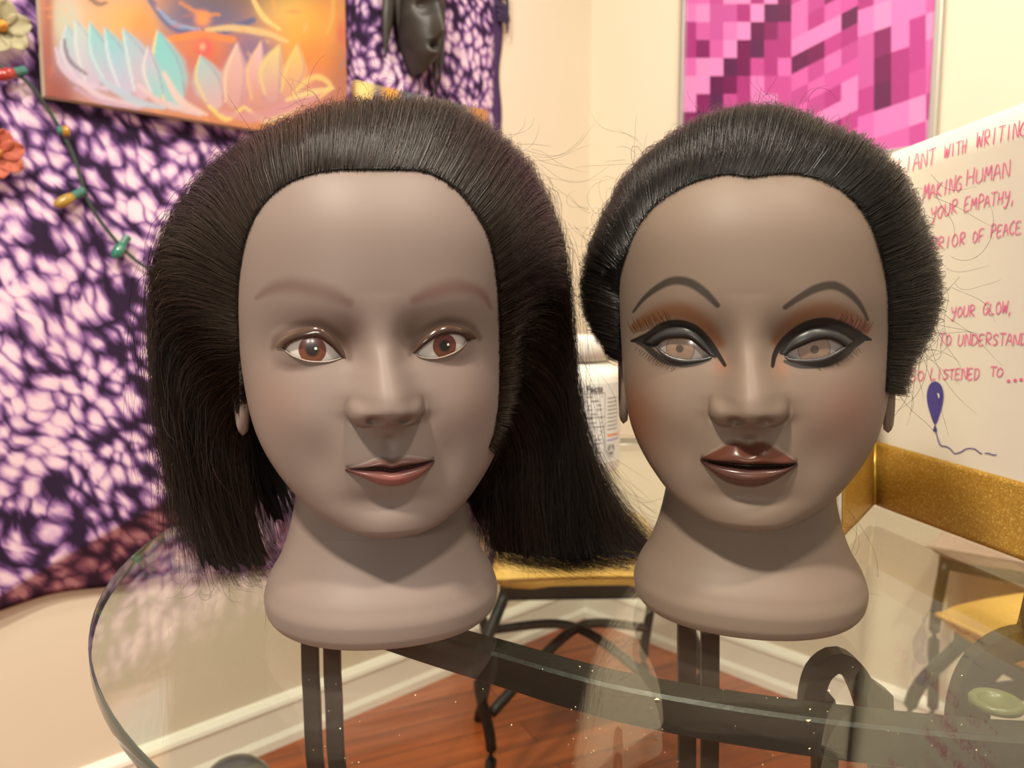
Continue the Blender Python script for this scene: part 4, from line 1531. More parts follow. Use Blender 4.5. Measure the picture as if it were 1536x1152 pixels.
def canvas(name, side, x0, x1, y0, y1, depth, front, label, cat, paint, nx=220, ny=170, off=.023, side_col=(206, 190, 160)):
    root = wall_empty(name, side, label, cat)
    xs, ys = np.linspace(x0, x1, nx), np.linspace(y0, y1, ny)
    Xg, Yg = np.meshgrid(xs, ys, indexing='ij')
    col = paint(Xg, Yg)
    P = np.stack([Xg, Yg, np.full_like(Xg, off + depth)], axis=-1)
    m = MB().grid(P)
    mesh_np('painted_front', np.array(m.v), m.f, front, root, smooth=False, colors=col.reshape(-1, 3))
    m = MB()
    e = .0006
    m.box((x0, y0, off), (x1, y1, off + depth - e))
    m.build('canvas_sides', noisy('canvas_edge', lin(*side_col), .85, .05, 40), root)
    return root


# big painting, lotus petals and warm colours
FO = .045
pl, pr = on_wall(68, 143, 'L', FO), on_wall(520, 120, 'L', FO)
px0, px1, py0 = pl[0], pr[0], pl[1]
py1 = py0 + .62


def lotus(Xg, Yg):
    # photograph coordinates of each point of the canvas, so the sketch can be laid down as it was seen
    W = np.array(WL)
    pw = np.stack([Xg, Yg, np.full_like(Xg, FO)], axis=-1) @ W[:3, :3].T + W[:3, 3]
    d = pw - CAM
    cp, sp = math.cos(PITCH), math.sin(PITCH)
    dep = d[..., 1] * cp - d[..., 2] * sp
    U = CX + FPX * d[..., 0] / dep
    Vv = CY - FPX * (d[..., 1] * sp + d[..., 2] * cp) / dep
    base = np.tile(linv((206, 136, 84)), (*Xg.shape, 1))
    g = np.random.default_rng(1)
    sh = [('blob', (60, 110), (60, 160), (150, 72, 60), .95), ('blob', (500, 120), (45, 90), (178, 112, 82), .9), ('blob', (440, 40), (70, 60), (240, 178, 70), .9),
          ('blob', (470, 95), (30, 40), (226, 140, 66), .8), ('blob', (420, 5), (40, 30), (252, 206, 96), .9), ('blob', (300, 30), (95, 60), (92, 100, 140), .95), ('blob', (350, -40), (140, 60), (96, 84, 70), .8),
          ('blob', (150, 25), (85, 62), (226, 178, 130), .95), ('blob', (195, 45), (42, 50), (222, 176, 90), .9), ('blob', (100, 25), (26, 60), (190, 202, 178), .85), ('blob', (215, 55), (22, 45), (214, 148, 70), .8),
          ('blob', (165, -60), (110, 60), (228, 150, 120), .8), ('blob', (300, 75), (90, 30), (222, 130, 60), .85), ('blob', (300, 110), (70, 35), (196, 96, 70), .8), ('blob', (380, 80), (40, 34), (110, 104, 150), .8),
          ('blob', (165, 105), (95, 48), (166, 160, 178), .9), ('blob', (300, 135), (110, 34), (190, 140, 140), .85), ('blob', (410, 138), (80, 34), (200, 150, 150), .9), ('blob', (85, 150), (26, 50), (150, 72, 60), .9), ('blob', (72, 60), (8, 120), (160, 84, 66), .8),
          ('stroke', [(135, -2), (148, 6), (160, 4)], [3, 4, 2], (104, 92, 84), .8), ('stroke', [(225, 0), (250, 30), (285, 50), (330, 48), (380, 30)], [4, 7, 6, 6, 4], (74, 92, 140), .8),
          ('stroke', [(236, 12), (262, 36), (300, 44)], [2, 4, 2], (150, 176, 206), .7), ('stroke', [(270, 4), (300, 20), (330, 22)], [2, 4, 2], (220, 140, 70), .7), ('blob', (304, 28), (12, 12), (240, 150, 84), 1.0),
          ('stroke', [(310, 45), (350, 42), (400, 50), (430, 62)], [3, 5, 5, 3], (230, 200, 130), .8), ('stroke', [(250, 60), (300, 52), (350, 60)], [4, 6, 4], (232, 140, 66), .9), ('blob', (307, 72), (13, 15), (222, 90, 90), 1.0), ('blob', (304, 70), (5, 6), (246, 170, 130), 1.0),
          ('stroke', [(380, 0), (395, 25), (420, 45)], [3, 4, 2], (250, 214, 130), .8), ('stroke', [(500, 0), (498, 30), (490, 50)], [3, 3, 2], (214, 180, 90), .7), ('blob', (512, 50), (8, 20), (206, 100, 80), .7)]
    for k in range(90):
        u, v = g.uniform(60, 525), g.uniform(-150, 180)
        a = g.uniform(0, 6.28)
        L_ = g.uniform(8, 26)
        c = [(236, 170, 90), (200, 110, 80), (226, 196, 140), (150, 130, 150), (240, 150, 80)][k % 5]
        sh.append(('stroke', [(u, v), (u + L_ * math.cos(a), v + L_ * math.sin(a))], [1.5, 3.5, 1], c, .35))
    teal, aqua, lilac, pink, yel = (150, 206, 204), (110, 208, 206), (196, 184, 204), (206, 160, 152), (224, 206, 120)
    for p in ([(100, 36), (122, 112), 15, teal, lilac, (214, 204, 214), -4], [(112, 28), (140, 122), 15, (176, 210, 200), lilac, (208, 220, 214), 4], [(134, 32), (172, 128), 14, aqua, lilac, (190, 224, 220), -2],
              [(156, 40), (190, 132), 14, aqua, (190, 190, 214), (214, 220, 224), 4], [(184, 42), (214, 138), 15, (140, 204, 212), (206, 180, 196), (200, 226, 226), 8], [(236, 44), (262, 150), 20, aqua, teal, (250, 214, 120), 0],
              [(222, 70), (236, 140), 11, lilac, teal, (226, 216, 214), -3], [(300, 82), (322, 152), 17, teal, (206, 178, 176), yel, 0], [(356, 64), (350, 152), 14, (222, 190, 178), pink, (230, 206, 170), 0],
              [(392, 62), (386, 148), 11, (230, 196, 196), (206, 150, 130), (226, 190, 130), -6], [(420, 66), (408, 142), 14, (226, 214, 140), pink, yel, -8], [(446, 66), (432, 138), 13, (240, 208, 110), (214, 160, 130), yel, 4]):
        sh += petal(*p)
    for q, w_, c in (([(84, 72), (92, 98), (118, 122), (160, 134)], [2, 5, 5, 3], (204, 190, 208)), ([(118, 122), (160, 150), (215, 158)], [3, 6, 3], (214, 196, 206)), ([(150, 118), (200, 150), (245, 162)], [3, 7, 3], (176, 200, 214)),
                     ([(208, 128), (240, 152), (300, 172)], [3, 5, 3], (214, 196, 196)), ([(246, 110), (270, 150), (310, 172)], [3, 6, 2], (226, 200, 190)), ([(312, 158), (340, 178), (366, 160)], [2, 4, 2], (232, 214, 120)), ([(366, 160), (400, 180), (450, 160)], [2, 5, 2], (226, 206, 150)),
                     ([(330, 168), (380, 176), (440, 158), (480, 142)], [3, 8, 7, 3], (206, 150, 150)), ([(440, 140), (462, 120), (480, 116), (496, 130), (480, 146)], [2, 4, 4, 3, 2], (236, 206, 120)), ([(430, 150), (462, 140), (500, 132)], [2, 5, 2], (240, 214, 140)),
                     ([(112, 132), (150, 152), (210, 164)], [2, 4, 2], (190, 160, 180)), ([(96, 60), (104, 90), (130, 112)], [2, 3, 2], (120, 106, 120))):
        sh.append(('stroke', q, w_, c, .85))
    return raster(sh, U, Vv, base) * np.array([.74, .70, .74])


canvas('painting', 'L', px0, px1, py0, py1, .022, attr_color('oil_paint', rough=.5), 'unframed painting of pale lotus petals and orange shapes on the purple cloth', 'painting', lotus, 250, 200)

# a second canvas, just its top showing over the long hair
ql, qr = on_wall(533, 120, 'L', .032), on_wall(733, 160, 'L', .032)


def patchwork(Xg, Yg):
    g = np.random.default_rng(4)
    u = (Xg - ql[0]) / (qr[0] - ql[0])
    v = (ql[1] - Yg) / .06
    base = np.tile(linv((120, 120, 116)), (*Xg.shape, 1))
    sh = [('blob', (.06, .2), (.07, .8), (238, 208, 130), 1), ('blob', (.24, .35), (.07, .6), (224, 160, 60), 1), ('blob', (.36, .3), (.06, .9), (92, 104, 122), .9), ('blob', (.5, .4), (.08, .6), (150, 150, 140), .9), ('blob', (.62, .8), (.07, .4), (176, 84, 62), .95),
          ('blob', (.74, .4), (.06, .8), (74, 88, 92), .9), ('blob', (.92, .4), (.09, .8), (196, 132, 66), 1), ('blob', (.15, .6), (.04, .4), (60, 56, 90), .9), ('blob', (.45, .9), (.1, .4), (196, 150, 80), .8), ('blob', (.85, 1.0), (.08, .4), (120, 84, 60), .9)]
    for k in range(30):
        sh.append(('blob', (g.uniform(0, 1), g.uniform(1, 5)), (.07, .5), [(196, 120, 60), (90, 100, 120), (170, 80, 60), (220, 190, 120)][k % 4], .9))
    return raster(sh, u, v, base)


canvas('small_canvas', 'L', ql[0], qr[0], ql[1] - .26, ql[1], .012, attr_color('patch_paint', rough=.5), 'multicoloured canvas showing just above the long-haired mannequin head, below the carved mask', 'painting', patchwork, 120, 80, off=.020, side_col=(190, 150, 90))


# carved mask
def carved_mask():
    c = on_wall(630, 40, 'L', .05)
    s = np.linalg.norm(on_wall(660, 40, 'L', .05) - on_wall(600, 40, 'L', .05)) / 60      # metres per picture unit here
    root = wall_empty('carved_mask', 'L', 'dark carved wooden mask with a long narrow face and hanging plaits on the purple cloth', 'mask')
    wood = noisy('dark_wood', lin(50, 45, 40), .45, .25, 40, .2, 120)
    n1, n2 = 60, 90
    P = np.zeros((n1, n2, 3))
    for i in range(n1):
        a = (i / (n1 - 1) - .5) * 2
        for j in range(n2):
            b_ = j / (n2 - 1)                                    # 0 chin, 1 top
            y = c[1] + (-54 + b_ * 190) * s
            wd = (27 * min(1.0, (b_ * 3.2 + .02)) ** .55 * (1.0 - .5 * max(0, b_ - .75) ** 1.2)) * s
            x = c[0] + a * wd
            z = .030 + .075 * math.sqrt(max(0, 1 - a * a)) * min(1, b_ * 8 + .15) ** .5
            yy = (y - c[1]) / s
            z += .030 * math.exp(-(a / .22) ** 2) * max(0, min(1, (yy + 22) / 6)) * max(0, 1 - max(0, yy + 16) / 52)
            for e in (-1, 1):
                z -= .020 * math.exp(-((a - e * .46) / .22) ** 2 - ((yy - 14) / 7) ** 2)
                z += .010 * math.exp(-((a - e * .46) / .16) ** 2 - ((yy - 12) / 3) ** 2)
            z -= .022 * math.exp(-(a / .26) ** 2 - ((yy + 28) / 4) ** 2)
            z += .012 * math.exp(-(a / .40) ** 2 - ((yy + 36) / 3) ** 2) + .010 * math.exp(-(a / .36) ** 2 - ((yy + 21.5) / 2.6) ** 2)
            z += .012 * math.exp(-((yy - 26) / 6) ** 2) * (1 - a * a)
            P[i, j] = (x, y, z)
    m = MB().grid(P)
    k0 = len(m.v)
    Q = P.copy()
    Q[..., 2] = .022
    m.grid(Q)
    m.build('face', wood, root, smooth=True)
    for k, (x0, x1, yb, wd) in enumerate(((-42, -46, -44, 8), (-30, -27, -8, 6), (31, 33, -64, 6), (22, 25, -76, 4))):
        q = [(c[0] + x0 * .8 * s, c[1] + 120 * s, .045), (c[0] + x0 * s, c[1] + 40 * s, .050), (c[0] + x1 * s, c[1] + yb * s, .040)]
        MB().sweep(catmull(np.array(q), 24), [(math.cos(t) * wd * s, math.sin(t) * .010) for t in np.linspace(0, 6.283, 14, endpoint=False)], up=(0, 0, 1), scale=np.interp(np.linspace(0, 1, 24), [0, .3, .75, 1], [.9, 1, .9, .1])).build('plait', wood, root, smooth=True)


carved_mask()

# string of coloured bulbs over the cloth
root = wall_empty('string_lights', 'L', 'green wire string of small coloured bulbs draped over the purple cloth', 'string lights')
wp = [on_wall(u, v, 'L', .03) for u, v in ((-60, 60), (0, 100), (35, 118), (62, 150), (92, 198), (112, 240), (132, 302), (166, 352), (200, 388), (236, 414), (300, 470), (380, 520))]
wire = MB().tube(catmull(np.array([(p[0], p[1], .032) for p in wp]), 120), .0030, 6)
wire.build('wire', principled('green_wire', lin(52, 66, 58), .4), root, smooth=True)
for (u, v, u2, v2, c) in ((2, 113, 34, 106, (160, 50, 44)), (101, 197, 88, 196, (168, 122, 40)), (92, 304, 122, 288, (160, 128, 52)), (184, 366, 176, 384, (44, 118, 98))):
    a, b_ = np.array([*on_wall(u, v, 'L', .035), .036]), np.array([*on_wall(u2, v2, 'L', .035), .034])
    if c[0] == 44:
        a, b_ = np.array([*on_wall(175, 380, 'L', .035), .036]), np.array([*on_wall(190, 358, 'L', .035), .034])
    so = MB().tube(np.array([b_ + (b_ - a) * .15, b_ * .55 + a * .45]), .0068, 10).build('socket', principled('socket_green', lin(60, 110, 98), .4), root, smooth=False)
    bulb = MB().tube(np.array([b_ * .6 + a * .4, b_ * .35 + a * .65, a * 1.0 + b_ * .0, a + (a - b_) * .25, a + (a - b_) * .36]), .0088, 14, scale=[.8, 1.0, 1.05, .7, .15])
    bulb.build('bulb', principled('bulb_%d' % c[0], lin(*c), .2, coat=.6), so, smooth=True)


def flower(u, v, rad, n, c, cc, label, name):
    p = on_wall(u, v, 'L', .04)
    root = wall_empty(name, 'L', label, 'artificial flower')
    for k in range(n):
        a = 2 * math.pi * k / n + .3
        rows = []
        for i in range(7):
            t = i / 6
            w_ = rad * .42 * math.sin(math.pi * (.1 + .85 * t)) ** .8
            r = rad * (.12 + .88 * t)
            ca, sa = math.cos(a), math.sin(a)
            rows.append([(p[0] + ca * r - sa * w_ * q, p[1] + sa * r + ca * w_ * q, .030 + .022 * t * (1 - .4 * t) + .006 * q * q) for q in (-1, -.5, 0, .5, 1)])
        o = MB().grid(np.array(rows)).build('petal', c, root, smooth=True)
        so = o.modifiers.new('t', 'SOLIDIFY')
        so.thickness = .0012
    MB().lathe([(0, .02), (rad * .16, .016), (rad * .2, .004), (rad * .12, -.006), (0, -.008)], 16).build('flower_centre', cc, root, smooth=True).location = (p[0], p[1], .036)


yel_m, org_m, pale_m = noisy('petal_orange', lin(176, 88, 66), .7, .1, 90), noisy('centre_gold', lin(214, 150, 60), .7, .1, 90), noisy('petal_pale', lin(158, 150, 118), .7, .1, 90)
flower(-6, 230, .038, 7, yel_m, org_m, 'orange artificial flower on the purple cloth, below the red bulb', 'artificial_flower')
flower(2, 40, .040, 6, pale_m, org_m, 'pale yellow artificial flower beside the top of the painting', 'artificial_flower')

# ------------------------------------------------------------------ pink poster on the right wall
a0, a1 = on_wall(1018, 100, 'R', .02), on_wall(1409, 100, 'R', .02)
yb = on_wall(1398, 226, 'R', .02)[1]
root = wall_empty('framed_poster', 'R', 'pink geometric poster of coloured squares in a thin silver frame', 'poster')
fx0, fx1, fy0, fy1 = a0[0], a1[0], yb, yb + .72
silver = principled('silver_frame', lin(190, 186, 178), .35, metal=.6)
fw = .014
m = MB()
for lo, hi in (((fx0, fy0, .002), (fx0 + fw, fy1, .022)), ((fx1 - fw, fy0, .002), (fx1, fy1, .022)), ((fx0 + fw, fy0, .002), (fx1 - fw, fy0 + fw, .022)), ((fx0 + fw, fy1 - fw, .002), (fx1 - fw, fy1, .022))):
    m.box(lo, hi)
m.build('frame', silver, root, bevel=.002)


def pink_art():
    g = np.random.default_rng(21)
    W = np.array(WR.inverted())
    light = [(226, 112, 190), (232, 130, 200), (218, 104, 178), (236, 150, 208), (206, 96, 170)]
    midc = [(192, 70, 148), (178, 62, 136), (204, 84, 160), (168, 58, 128)]
    dark = [(120, 38, 92), (104, 40, 86), (138, 46, 106), (96, 44, 88)]
    V_, F_, C_ = [], [], []
    lim = on_wall

    def cell(px, c):
        k = len(V_)
        q = [lim(u, v, 'R', .012) for u, v in px]
        q = [(min(max(x, fx0 + fw * .6), fx1 - fw * .6), min(max(y, fy0 + fw * .6), fy1 - fw * .6), .0125) for x, y in q]
        V_.extend(q)
        F_.append((k, k + 1, k + 2, k + 3))
        C_.extend([linv(c) * .84] * 4)
    colw = 20.4
    xs = [1024 + colw * i for i in range(9)]
    for r in range(-3, 22):
        v1 = 168 - 27 * r
        v0 = v1 - 27
        st = 1 + r                                             # first dark column of this row
        for i in range(8):
            if i < st - 1:
                c = light[g.integers(5)] if g.uniform() < .72 else midc[g.integers(4)]
            elif i == st - 1:
                c = (240, 150, 214)
            elif i in (st, st + 1):
                c = dark[g.integers(4)]
            elif i == st + 2:
                c = midc[g.integers(2) + 1]
            else:
                c = (midc + light[:2])[g.integers(6)]
            if i == 1 and r == 3:
                c = dark[2]
            cell([(xs[i], v1), (xs[i + 1], v1), (xs[i + 1], v0), (xs[i], v0)], c)
    xr = [1187.2, 1212, 1237, 1262, 1287, 1311, 1337, 1364, 1389, 1416]
    darks = {(0, 3): 1, (1, 3): 0, (3, 4): 1, (5, 1): 0, (5, 0): 1, (5, 2): 2, (7, 4): 0, (6, 7): 1, (8, 7): 2, (2, 6): 2, (4, 6): 0}
    for i in range(9):
        sl = -.52 if i < 4 else -.34
        h = 26 if i < 4 else 40
        y_off = 190 - 1 * i
        ref = xr[0] if i < 4 else xr[4]
        base = 190 if i < 4 else 176
        for r in range(-4, 24):
            va0, va1 = base + sl * (xr[i] - ref) - h * r, base + sl * (xr[i + 1] - ref) - h * r
            if i < 4:
                c = [(222, 104, 180), (228, 118, 190), (196, 80, 156), (186, 66, 142), (214, 92, 172), (232, 136, 202)][g.integers(6)]
                if (r % 5) == 3:
                    c = (dark + midc[:2])[g.integers(6)]
                if (r % 5) == 4:
                    c = (234, 138, 204)
            else:
                c = (light + midc[:3])[g.integers(8)]
            if (i, r) in darks:
                c = dark[darks[(i, r)]]
            cell([(xr[i], va0), (xr[i + 1], va1), (xr[i + 1], va1 - h), (xr[i], va0 - h)], c)
    m = attr_color('poster_print', rough=.28, spec=.5)
    return mesh_np('print', V_, F_, m, root, smooth=False, colors=np.array(C_))


pink_art()
MB().box((fx0 + .004, fy0 + .004, .002), (fx1 - .004, fy1 - .004, .0115)).build('backing', principled('poster_backing', lin(206, 96, 170), .5), root)

# ------------------------------------------------------------------ folding display board with handwriting, on the table
B0, B1 = at_z(1311, 756, TABLE_Z + .001), at_z(1536, 841, TABLE_Z + .001)
HB = TABLE_Z + .303
T0, T1 = at_z(1311, 240, HB), at_z(1536, 154, HB)
k = 1.75
B2, T2 = B0 + (B1 - B0) * k, T0 + (T1 - T0) * k
B3 = at_z(1262, 806, TABLE_Z + .001)
B3 = B0 + (B3 - B0) * 1.0
T3 = B3 + (T0 - B0)
board = empty('display_board', (B0[0], B0[1], TABLE_Z), label='white folding board with pink handwriting, a balloon drawing and a gold band', cat='display board')
board_m = noisy('white_board', lin(214, 206, 190), .42, .015, 12)
off0 = np.array([B0[0], B0[1], TABLE_Z])


def quad_panel(name, a, b_, c, d, mat, parent, th=.004, lift=0.0, nu=14, nv=14, smooth=True):
    """a-b lower edge, d-c upper edge; the front faces the reader"""
    a, b_, c, d = [np.asarray(q) - off0 for q in (a, b_, c, d)]
    n = np.cross(b_ - a, d - a)
    n /= np.linalg.norm(n)
    if np.dot(n, CAM - off0 - a) < 0:
        n = -n
    U, Vv = np.meshgrid(np.linspace(0, 1, nu), np.linspace(0, 1, nv), indexing='ij')
    P = (a * ((1 - U) * (1 - Vv))[..., None] + b_ * (U * (1 - Vv))[..., None] + c * (U * Vv)[..., None] + d * ((1 - U) * Vv)[..., None]) + n * lift
    m = MB().grid(P)
    o = m.build(name, mat, parent, smooth=smooth)
    me = o.data
    if np.dot(np.array(me.polygons[0].normal), n) < 0:
        me.flip_normals()
    s = o.modifiers.new('t', 'SOLIDIFY')
    s.thickness = th
    s.offset = -1
    return o, n


pan, NB = quad_panel('panel', B0, B2, T2, T0, board_m, board)
pan2, NB2 = quad_panel('panel', B3, B0, T0, T3, board_m, board)
gold = principled('gold_glitter', lin(150, 110, 36), .42, metal=.12)
nt, ns, ln, b = nodes(gold)
tc = N(nt, 'ShaderNodeTexCoord')
vo = N(nt, 'ShaderNodeTexVoronoi', in_Scale=1500.0)
ln.new(tc.outputs['Object'], vo.inputs['Vector'])
sc = N(nt, 'ShaderNodeSeparateColor')
ln.new(vo.outputs['Color'], sc.inputs[0])
rr_ = ramp(nt, [(0.0, lin(152, 110, 36)), (.6, lin(172, 130, 46)), (.93, lin(190, 150, 60)), (1.0, lin(240, 214, 120))])
ln.new(sc.outputs[0], rr_.inputs[0])
ln.new(rr_.outputs[0], b.inputs['Base Color'])
bp = N(nt, 'ShaderNodeBump', in_Strength=.6, in_Distance=.0006)
ln.new(sc.outputs[1], bp.inputs['Height'])
ln.new(bp.outputs[0], b.inputs['Normal'])
g0, g1 = at_z(1311, 756, TABLE_Z + .001), B2
hg = .0545 / .302
quad_panel('gold_band', B0, B2, B2 + (T2 - B2) * hg * .98, B0 + (T0 - B0) * hg, gold, pan, .0008, .0012)
quad_panel('gold_band', B3, B0, B0 + (T0 - B0) * hg, B3 + (T3 - B3) * hg, gold, pan2, .0008, .0012)
fold = MB().tube(np.array([B0 + (NB + NB2) * .0032, B0 + (T0 - B0) * hg * .97 + (NB + NB2) * .0032]) - off0, .0022, 8).build('gold_fold', principled('gold_edge', lin(196, 160, 62), .3, metal=.5), pan, smooth=True)

# handwriting in strokes
GL = {
    'A': [[(0, 0), (.5, 1), (1, 0)], [(.15, .38), (.9, .42)]], 'B': [[(0, 0), (0, 1), (.7, .95), (.75, .6), (0, .52), (.9, .4), (.85, .05), (0, 0)]],
    'C': [[(1, .85), (.6, 1), (.1, .7), (.1, .25), (.5, 0), (1, .15)]], 'D': [[(.1, 0), (.1, 1)], [(-.1, .98), (.7, .9), (1, .5), (.7, .08), (0, 0)]],
    'E': [[(.95, 1), (.1, .95), (.1, 0), (1, .03)], [(.1, .5), (.75, .53)]], 'F': [[(1, 1), (.1, .95), (.1, 0)], [(.1, .5), (.75, .53)]],
    'G': [[(1, .85), (.6, 1), (.1, .7), (.1, .25), (.55, 0), (.95, .2), (.95, .45), (.55, .45)]], 'H': [[(.1, 1), (.05, 0)], [(.95, 1.05), (.9, 0)], [(.05, .5), (.95, .52)]],
    'I': [[(.5, 1), (.45, 0)]], 'K': [[(.1, 1), (.1, 0)], [(.95, 1), (.1, .45), (1, 0)]], 'L': [[(.15, 1), (.1, .02), (1, .05)]],
    'M': [[(0, 0), (.15, 1), (.5, .35), (.85, 1), (1, 0)]], 'N': [[(.05, 0), (.1, 1), (.9, .02), (.95, 1.08)]], 'O': [[(.5, 1), (.1, .7), (.1, .25), (.5, 0), (.9, .3), (.9, .72), (.45, 1)]],
    'P': [[(.15, 0), (.15, 1), (.85, .95), (.9, .6), (.15, .48)]], 'R': [[(.15, 0), (.15, 1), (.85, .95), (.85, .58), (.2, .5), (1, 0)]],
    'S': [[(.95, .88), (.5, 1), (.1, .78), (.5, .52), (.9, .28), (.5, 0), (.05, .12)]], 'T': [[(-.1, .97), (1.1, 1.02)], [(.5, 1), (.48, 0)]],
    'U': [[(.1, 1), (.1, .3), (.4, 0), (.85, .2), (.9, 1)]], 'W': [[(0, 1), (.22, 0), (.5, .75), (.75, 0), (1.05, 1.05)]], 'Y': [[(.05, 1), (.3, .5), (.85, .55)], [(.95, 1), (.8, .2), (.4, -.35), (.05, -.2)]],
    ',': [[(.4, .15), (.25, -.25)]], '.': [[(.4, .06), (.5, .0)]]}
hw_m = principled('pink_marker', lin(218, 96, 146), .5)
ink_m = principled('blue_marker', lin(62, 52, 128), .45)


def to_board(u, v, lift=.0006):
    # the board is very slightly twisted: use the plane of its facet by the fold and the outer edge
    e1 = B1 - B0
    best = None
    n0 = np.cross(B1 - B0, T0 - B0)
    n1 = np.cross(T1 - B1, T0 - T1)
    p = on_plane(u, v, B0, n0)
    for _ in range(6):
        s = np.clip(np.dot(p - B0, e1) / np.dot(e1, e1), -.5, 2)
        t = np.clip((p[2] - TABLE_Z) / .303, 0, 1.0)
        du = (B1 - B0) * (1 - t) + (T1 - T0) * t
        dv = (T0 - B0) * (1 - s) + (T1 - B1) * s
        n = np.cross(du, dv)
        q = B0 * (1 - s) * (1 - t) + B1 * s * (1 - t) + T1 * s * t + T0 * (1 - s) * t
        p = on_plane(u, v, q, n)
    n /= np.linalg.norm(n)
    if np.dot(n, CAM - p) < 0:
        n = -n
    return p + n * lift, n


def ribbon(mb, px, wd):
    c = catmull(np.array(px, float), max(4, len(px) * 5))
    L_, R_ = [], []
    for i in range(len(c)):
        d = c[min(i + 1, len(c) - 1)] - c[max(i - 1, 0)]
        d /= np.linalg.norm(d) + 1e-9
        q = np.array([-d[1], d[0]]) * wd / 2
        L_.append(to_board(*(c[i] + q))[0] - off0)
        R_.append(to_board(*(c[i] - q))[0] - off0)
    mb.grid(np.array([L_, R_]))


words = [('BRILLIANT', 1300, 276, 1405, 246, 27), ('WITH', 1417, 238, 1452, 228, 23), ('WRITING', 1465, 222, 1542, 203, 26),
         ('MAKING', 1385, 301, 1444, 285, 25), ('HUMAN', 1450, 278, 1518, 264, 25), ('YOUR', 1396, 331, 1438, 319, 22), ('EMPATHY,', 1447, 317, 1527, 302, 22),
         ('WARRIOR', 1375, 381, 1450, 366, 21), ('OF', 1459, 365, 1478, 361, 20), ('PEACE', 1486, 357, 1534, 349, 21), ('YOUR', 1427, 476, 1464, 474, 18), ('GLOW,', 1475, 472, 1523, 469, 19),
         ('TO', 1409, 518, 1429, 518, 19), ('UNDERSTAND', 1437, 518, 1542, 517, 19), ('SO', 1365, 572, 1388, 571, 17), ('LISTENED', 1396, 569, 1471, 569, 18), ('TO', 1486, 565, 1507, 565, 17)]
gj = np.random.default_rng(9)
lines_ = [words[0:3], words[3:5], words[5:7], words[7:10], words[10:12], words[12:14], words[14:17]]
for li, wl_ in enumerate(lines_):
    mb = MB()
    for wtxt, u0, v0, u1, v1, ch in wl_:
        n = len(wtxt)
        adv = (u1 - u0) / n
        for i, chh in enumerate(wtxt):
            ox, oy = u0 + adv * i, v0 + (v1 - v0) * i / n
            hh = .90 * ch * gj.uniform(.92, 1.08)
            for stp in GL[chh]:
                ribbon(mb, [(ox + adv * .80 * a + hh * .10 * b_ + gj.normal() * .35, oy - hh * b_ + (v1 - v0) / n * a + gj.normal() * .35) for a, b_ in stp], 1.5)
    if li == 6:
        for u, v in ((1514, 570), (1524, 569), (1533, 568)):
            ribbon(mb, [(u - 2, v), (u, v + 1.5), (u + 2, v)], 4.0)
    hw = mb.build('handwriting', hw_m, pan)
    hw['label'] = 'a line of pink marker handwriting'
mb = MB()
ol = catmull(np.array([(1404, 572), (1396, 576), (1391.5, 588), (1391.5, 602), (1396, 620), (1403.5, 637), (1411, 620), (1415.5, 602), (1416, 588), (1412, 577)], float), 48, closed=True)
cc = to_board(1404, 603)[0] - off0
vv = [to_board(*q)[0] - off0 for q in ol]
mb.add([cc] + vv, [(0, 1 + i, 1 + (i + 1) % len(vv)) for i in range(len(vv))])
kn = [to_board(*q)[0] - off0 for q in ((1403.5, 636), (1400, 646), (1403.5, 648), (1407, 646))]
mb.add(kn, [(0, 1, 2, 3)])
ribbon(mb, [(1405, 647), (1408, 660), (1412, 668), (1421, 670), (1427, 674), (1433, 680), (1442, 678), (1451, 673), (1462, 673), (1469, 678), (1474, 681)], 1.5)
ribbon(mb, [(1478, 680), (1484, 680), (1490, 682), (1496, 682)], 1.5)
bal = mb.build('balloon_drawing', ink_m, pan)
bal['label'] = 'dark blue balloon drawn in marker'
mb = MB()
hv = [to_board(*q, lift=.0012)[0] - off0 for q in ((1408, 590), (1410.5, 590), (1411.5, 595), (1410, 598), (1409, 594))]
mb.add(hv, [(0, 1, 2, 3, 4)])
mb.build('highlight', principled('bare_board', lin(220, 214, 210), .5), bal)

# ------------------------------------------------------------------ white tub with a facts label
bc = at_z(884, 690, TABLE_Z)
bc = np.array([at_z(938, 712, TABLE_Z)[0] - .0545, at_z(900, 716, TABLE_Z)[1] + .052, TABLE_Z])
tub = empty('supplement_tub', tuple(bc + np.array([0, 0, .0004])), label='white plastic tub with a printed facts label, standing between the two heads', cat='tub')
tubm = principled('white_plastic', lin(236, 232, 222), .3)
RB = .0535
MB().lathe([(0, .0), (RB - .004, 0), (RB, .004), (RB, .098), (RB - .002, .106), (RB - .012, .114), (RB - .013, .118), (0, .118)], 64).build('body', tubm, tub, smooth=True)
m = MB().lathe([(RB - .0115, .116), (RB - .008, .117), (RB - .008, .138), (RB - .010, .1405), (0, .1405)], 96)
m.build('lid', tubm, tub, smooth=True)
labm = principled('tub_label', lin(218, 216, 212), .45)
face_a = math.atan2(-bc[1], -bc[0] + .12)                # the printed side looks past the viewer's right


def wrap(x, z, r=RB + .0006):
    """x along the label (metres, to the reader's right), z height"""
    a = face_a + x / RB
    return (r * math.cos(a), r * math.sin(a), z)


rows = [[wrap(x, z, RB + .0004) for z in (.0125, .094)] for x in np.linspace(-.12, .068, 60)]
lab = MB().grid(np.array(rows)).build('label', labm, tub, smooth=True)
grey_m, lab_ink = principled('label_rule', lin(120, 120, 118), .5), principled('label_ink', lin(70, 70, 72), .5)
m = MB()


def bar(x0, x1, z0, z1, mb):
    n = max(2, int((x1 - x0) / .002))
    mb.grid(np.array([[wrap(x, z0), wrap(x, z1)] for x in np.linspace(x0, x1, n)]))


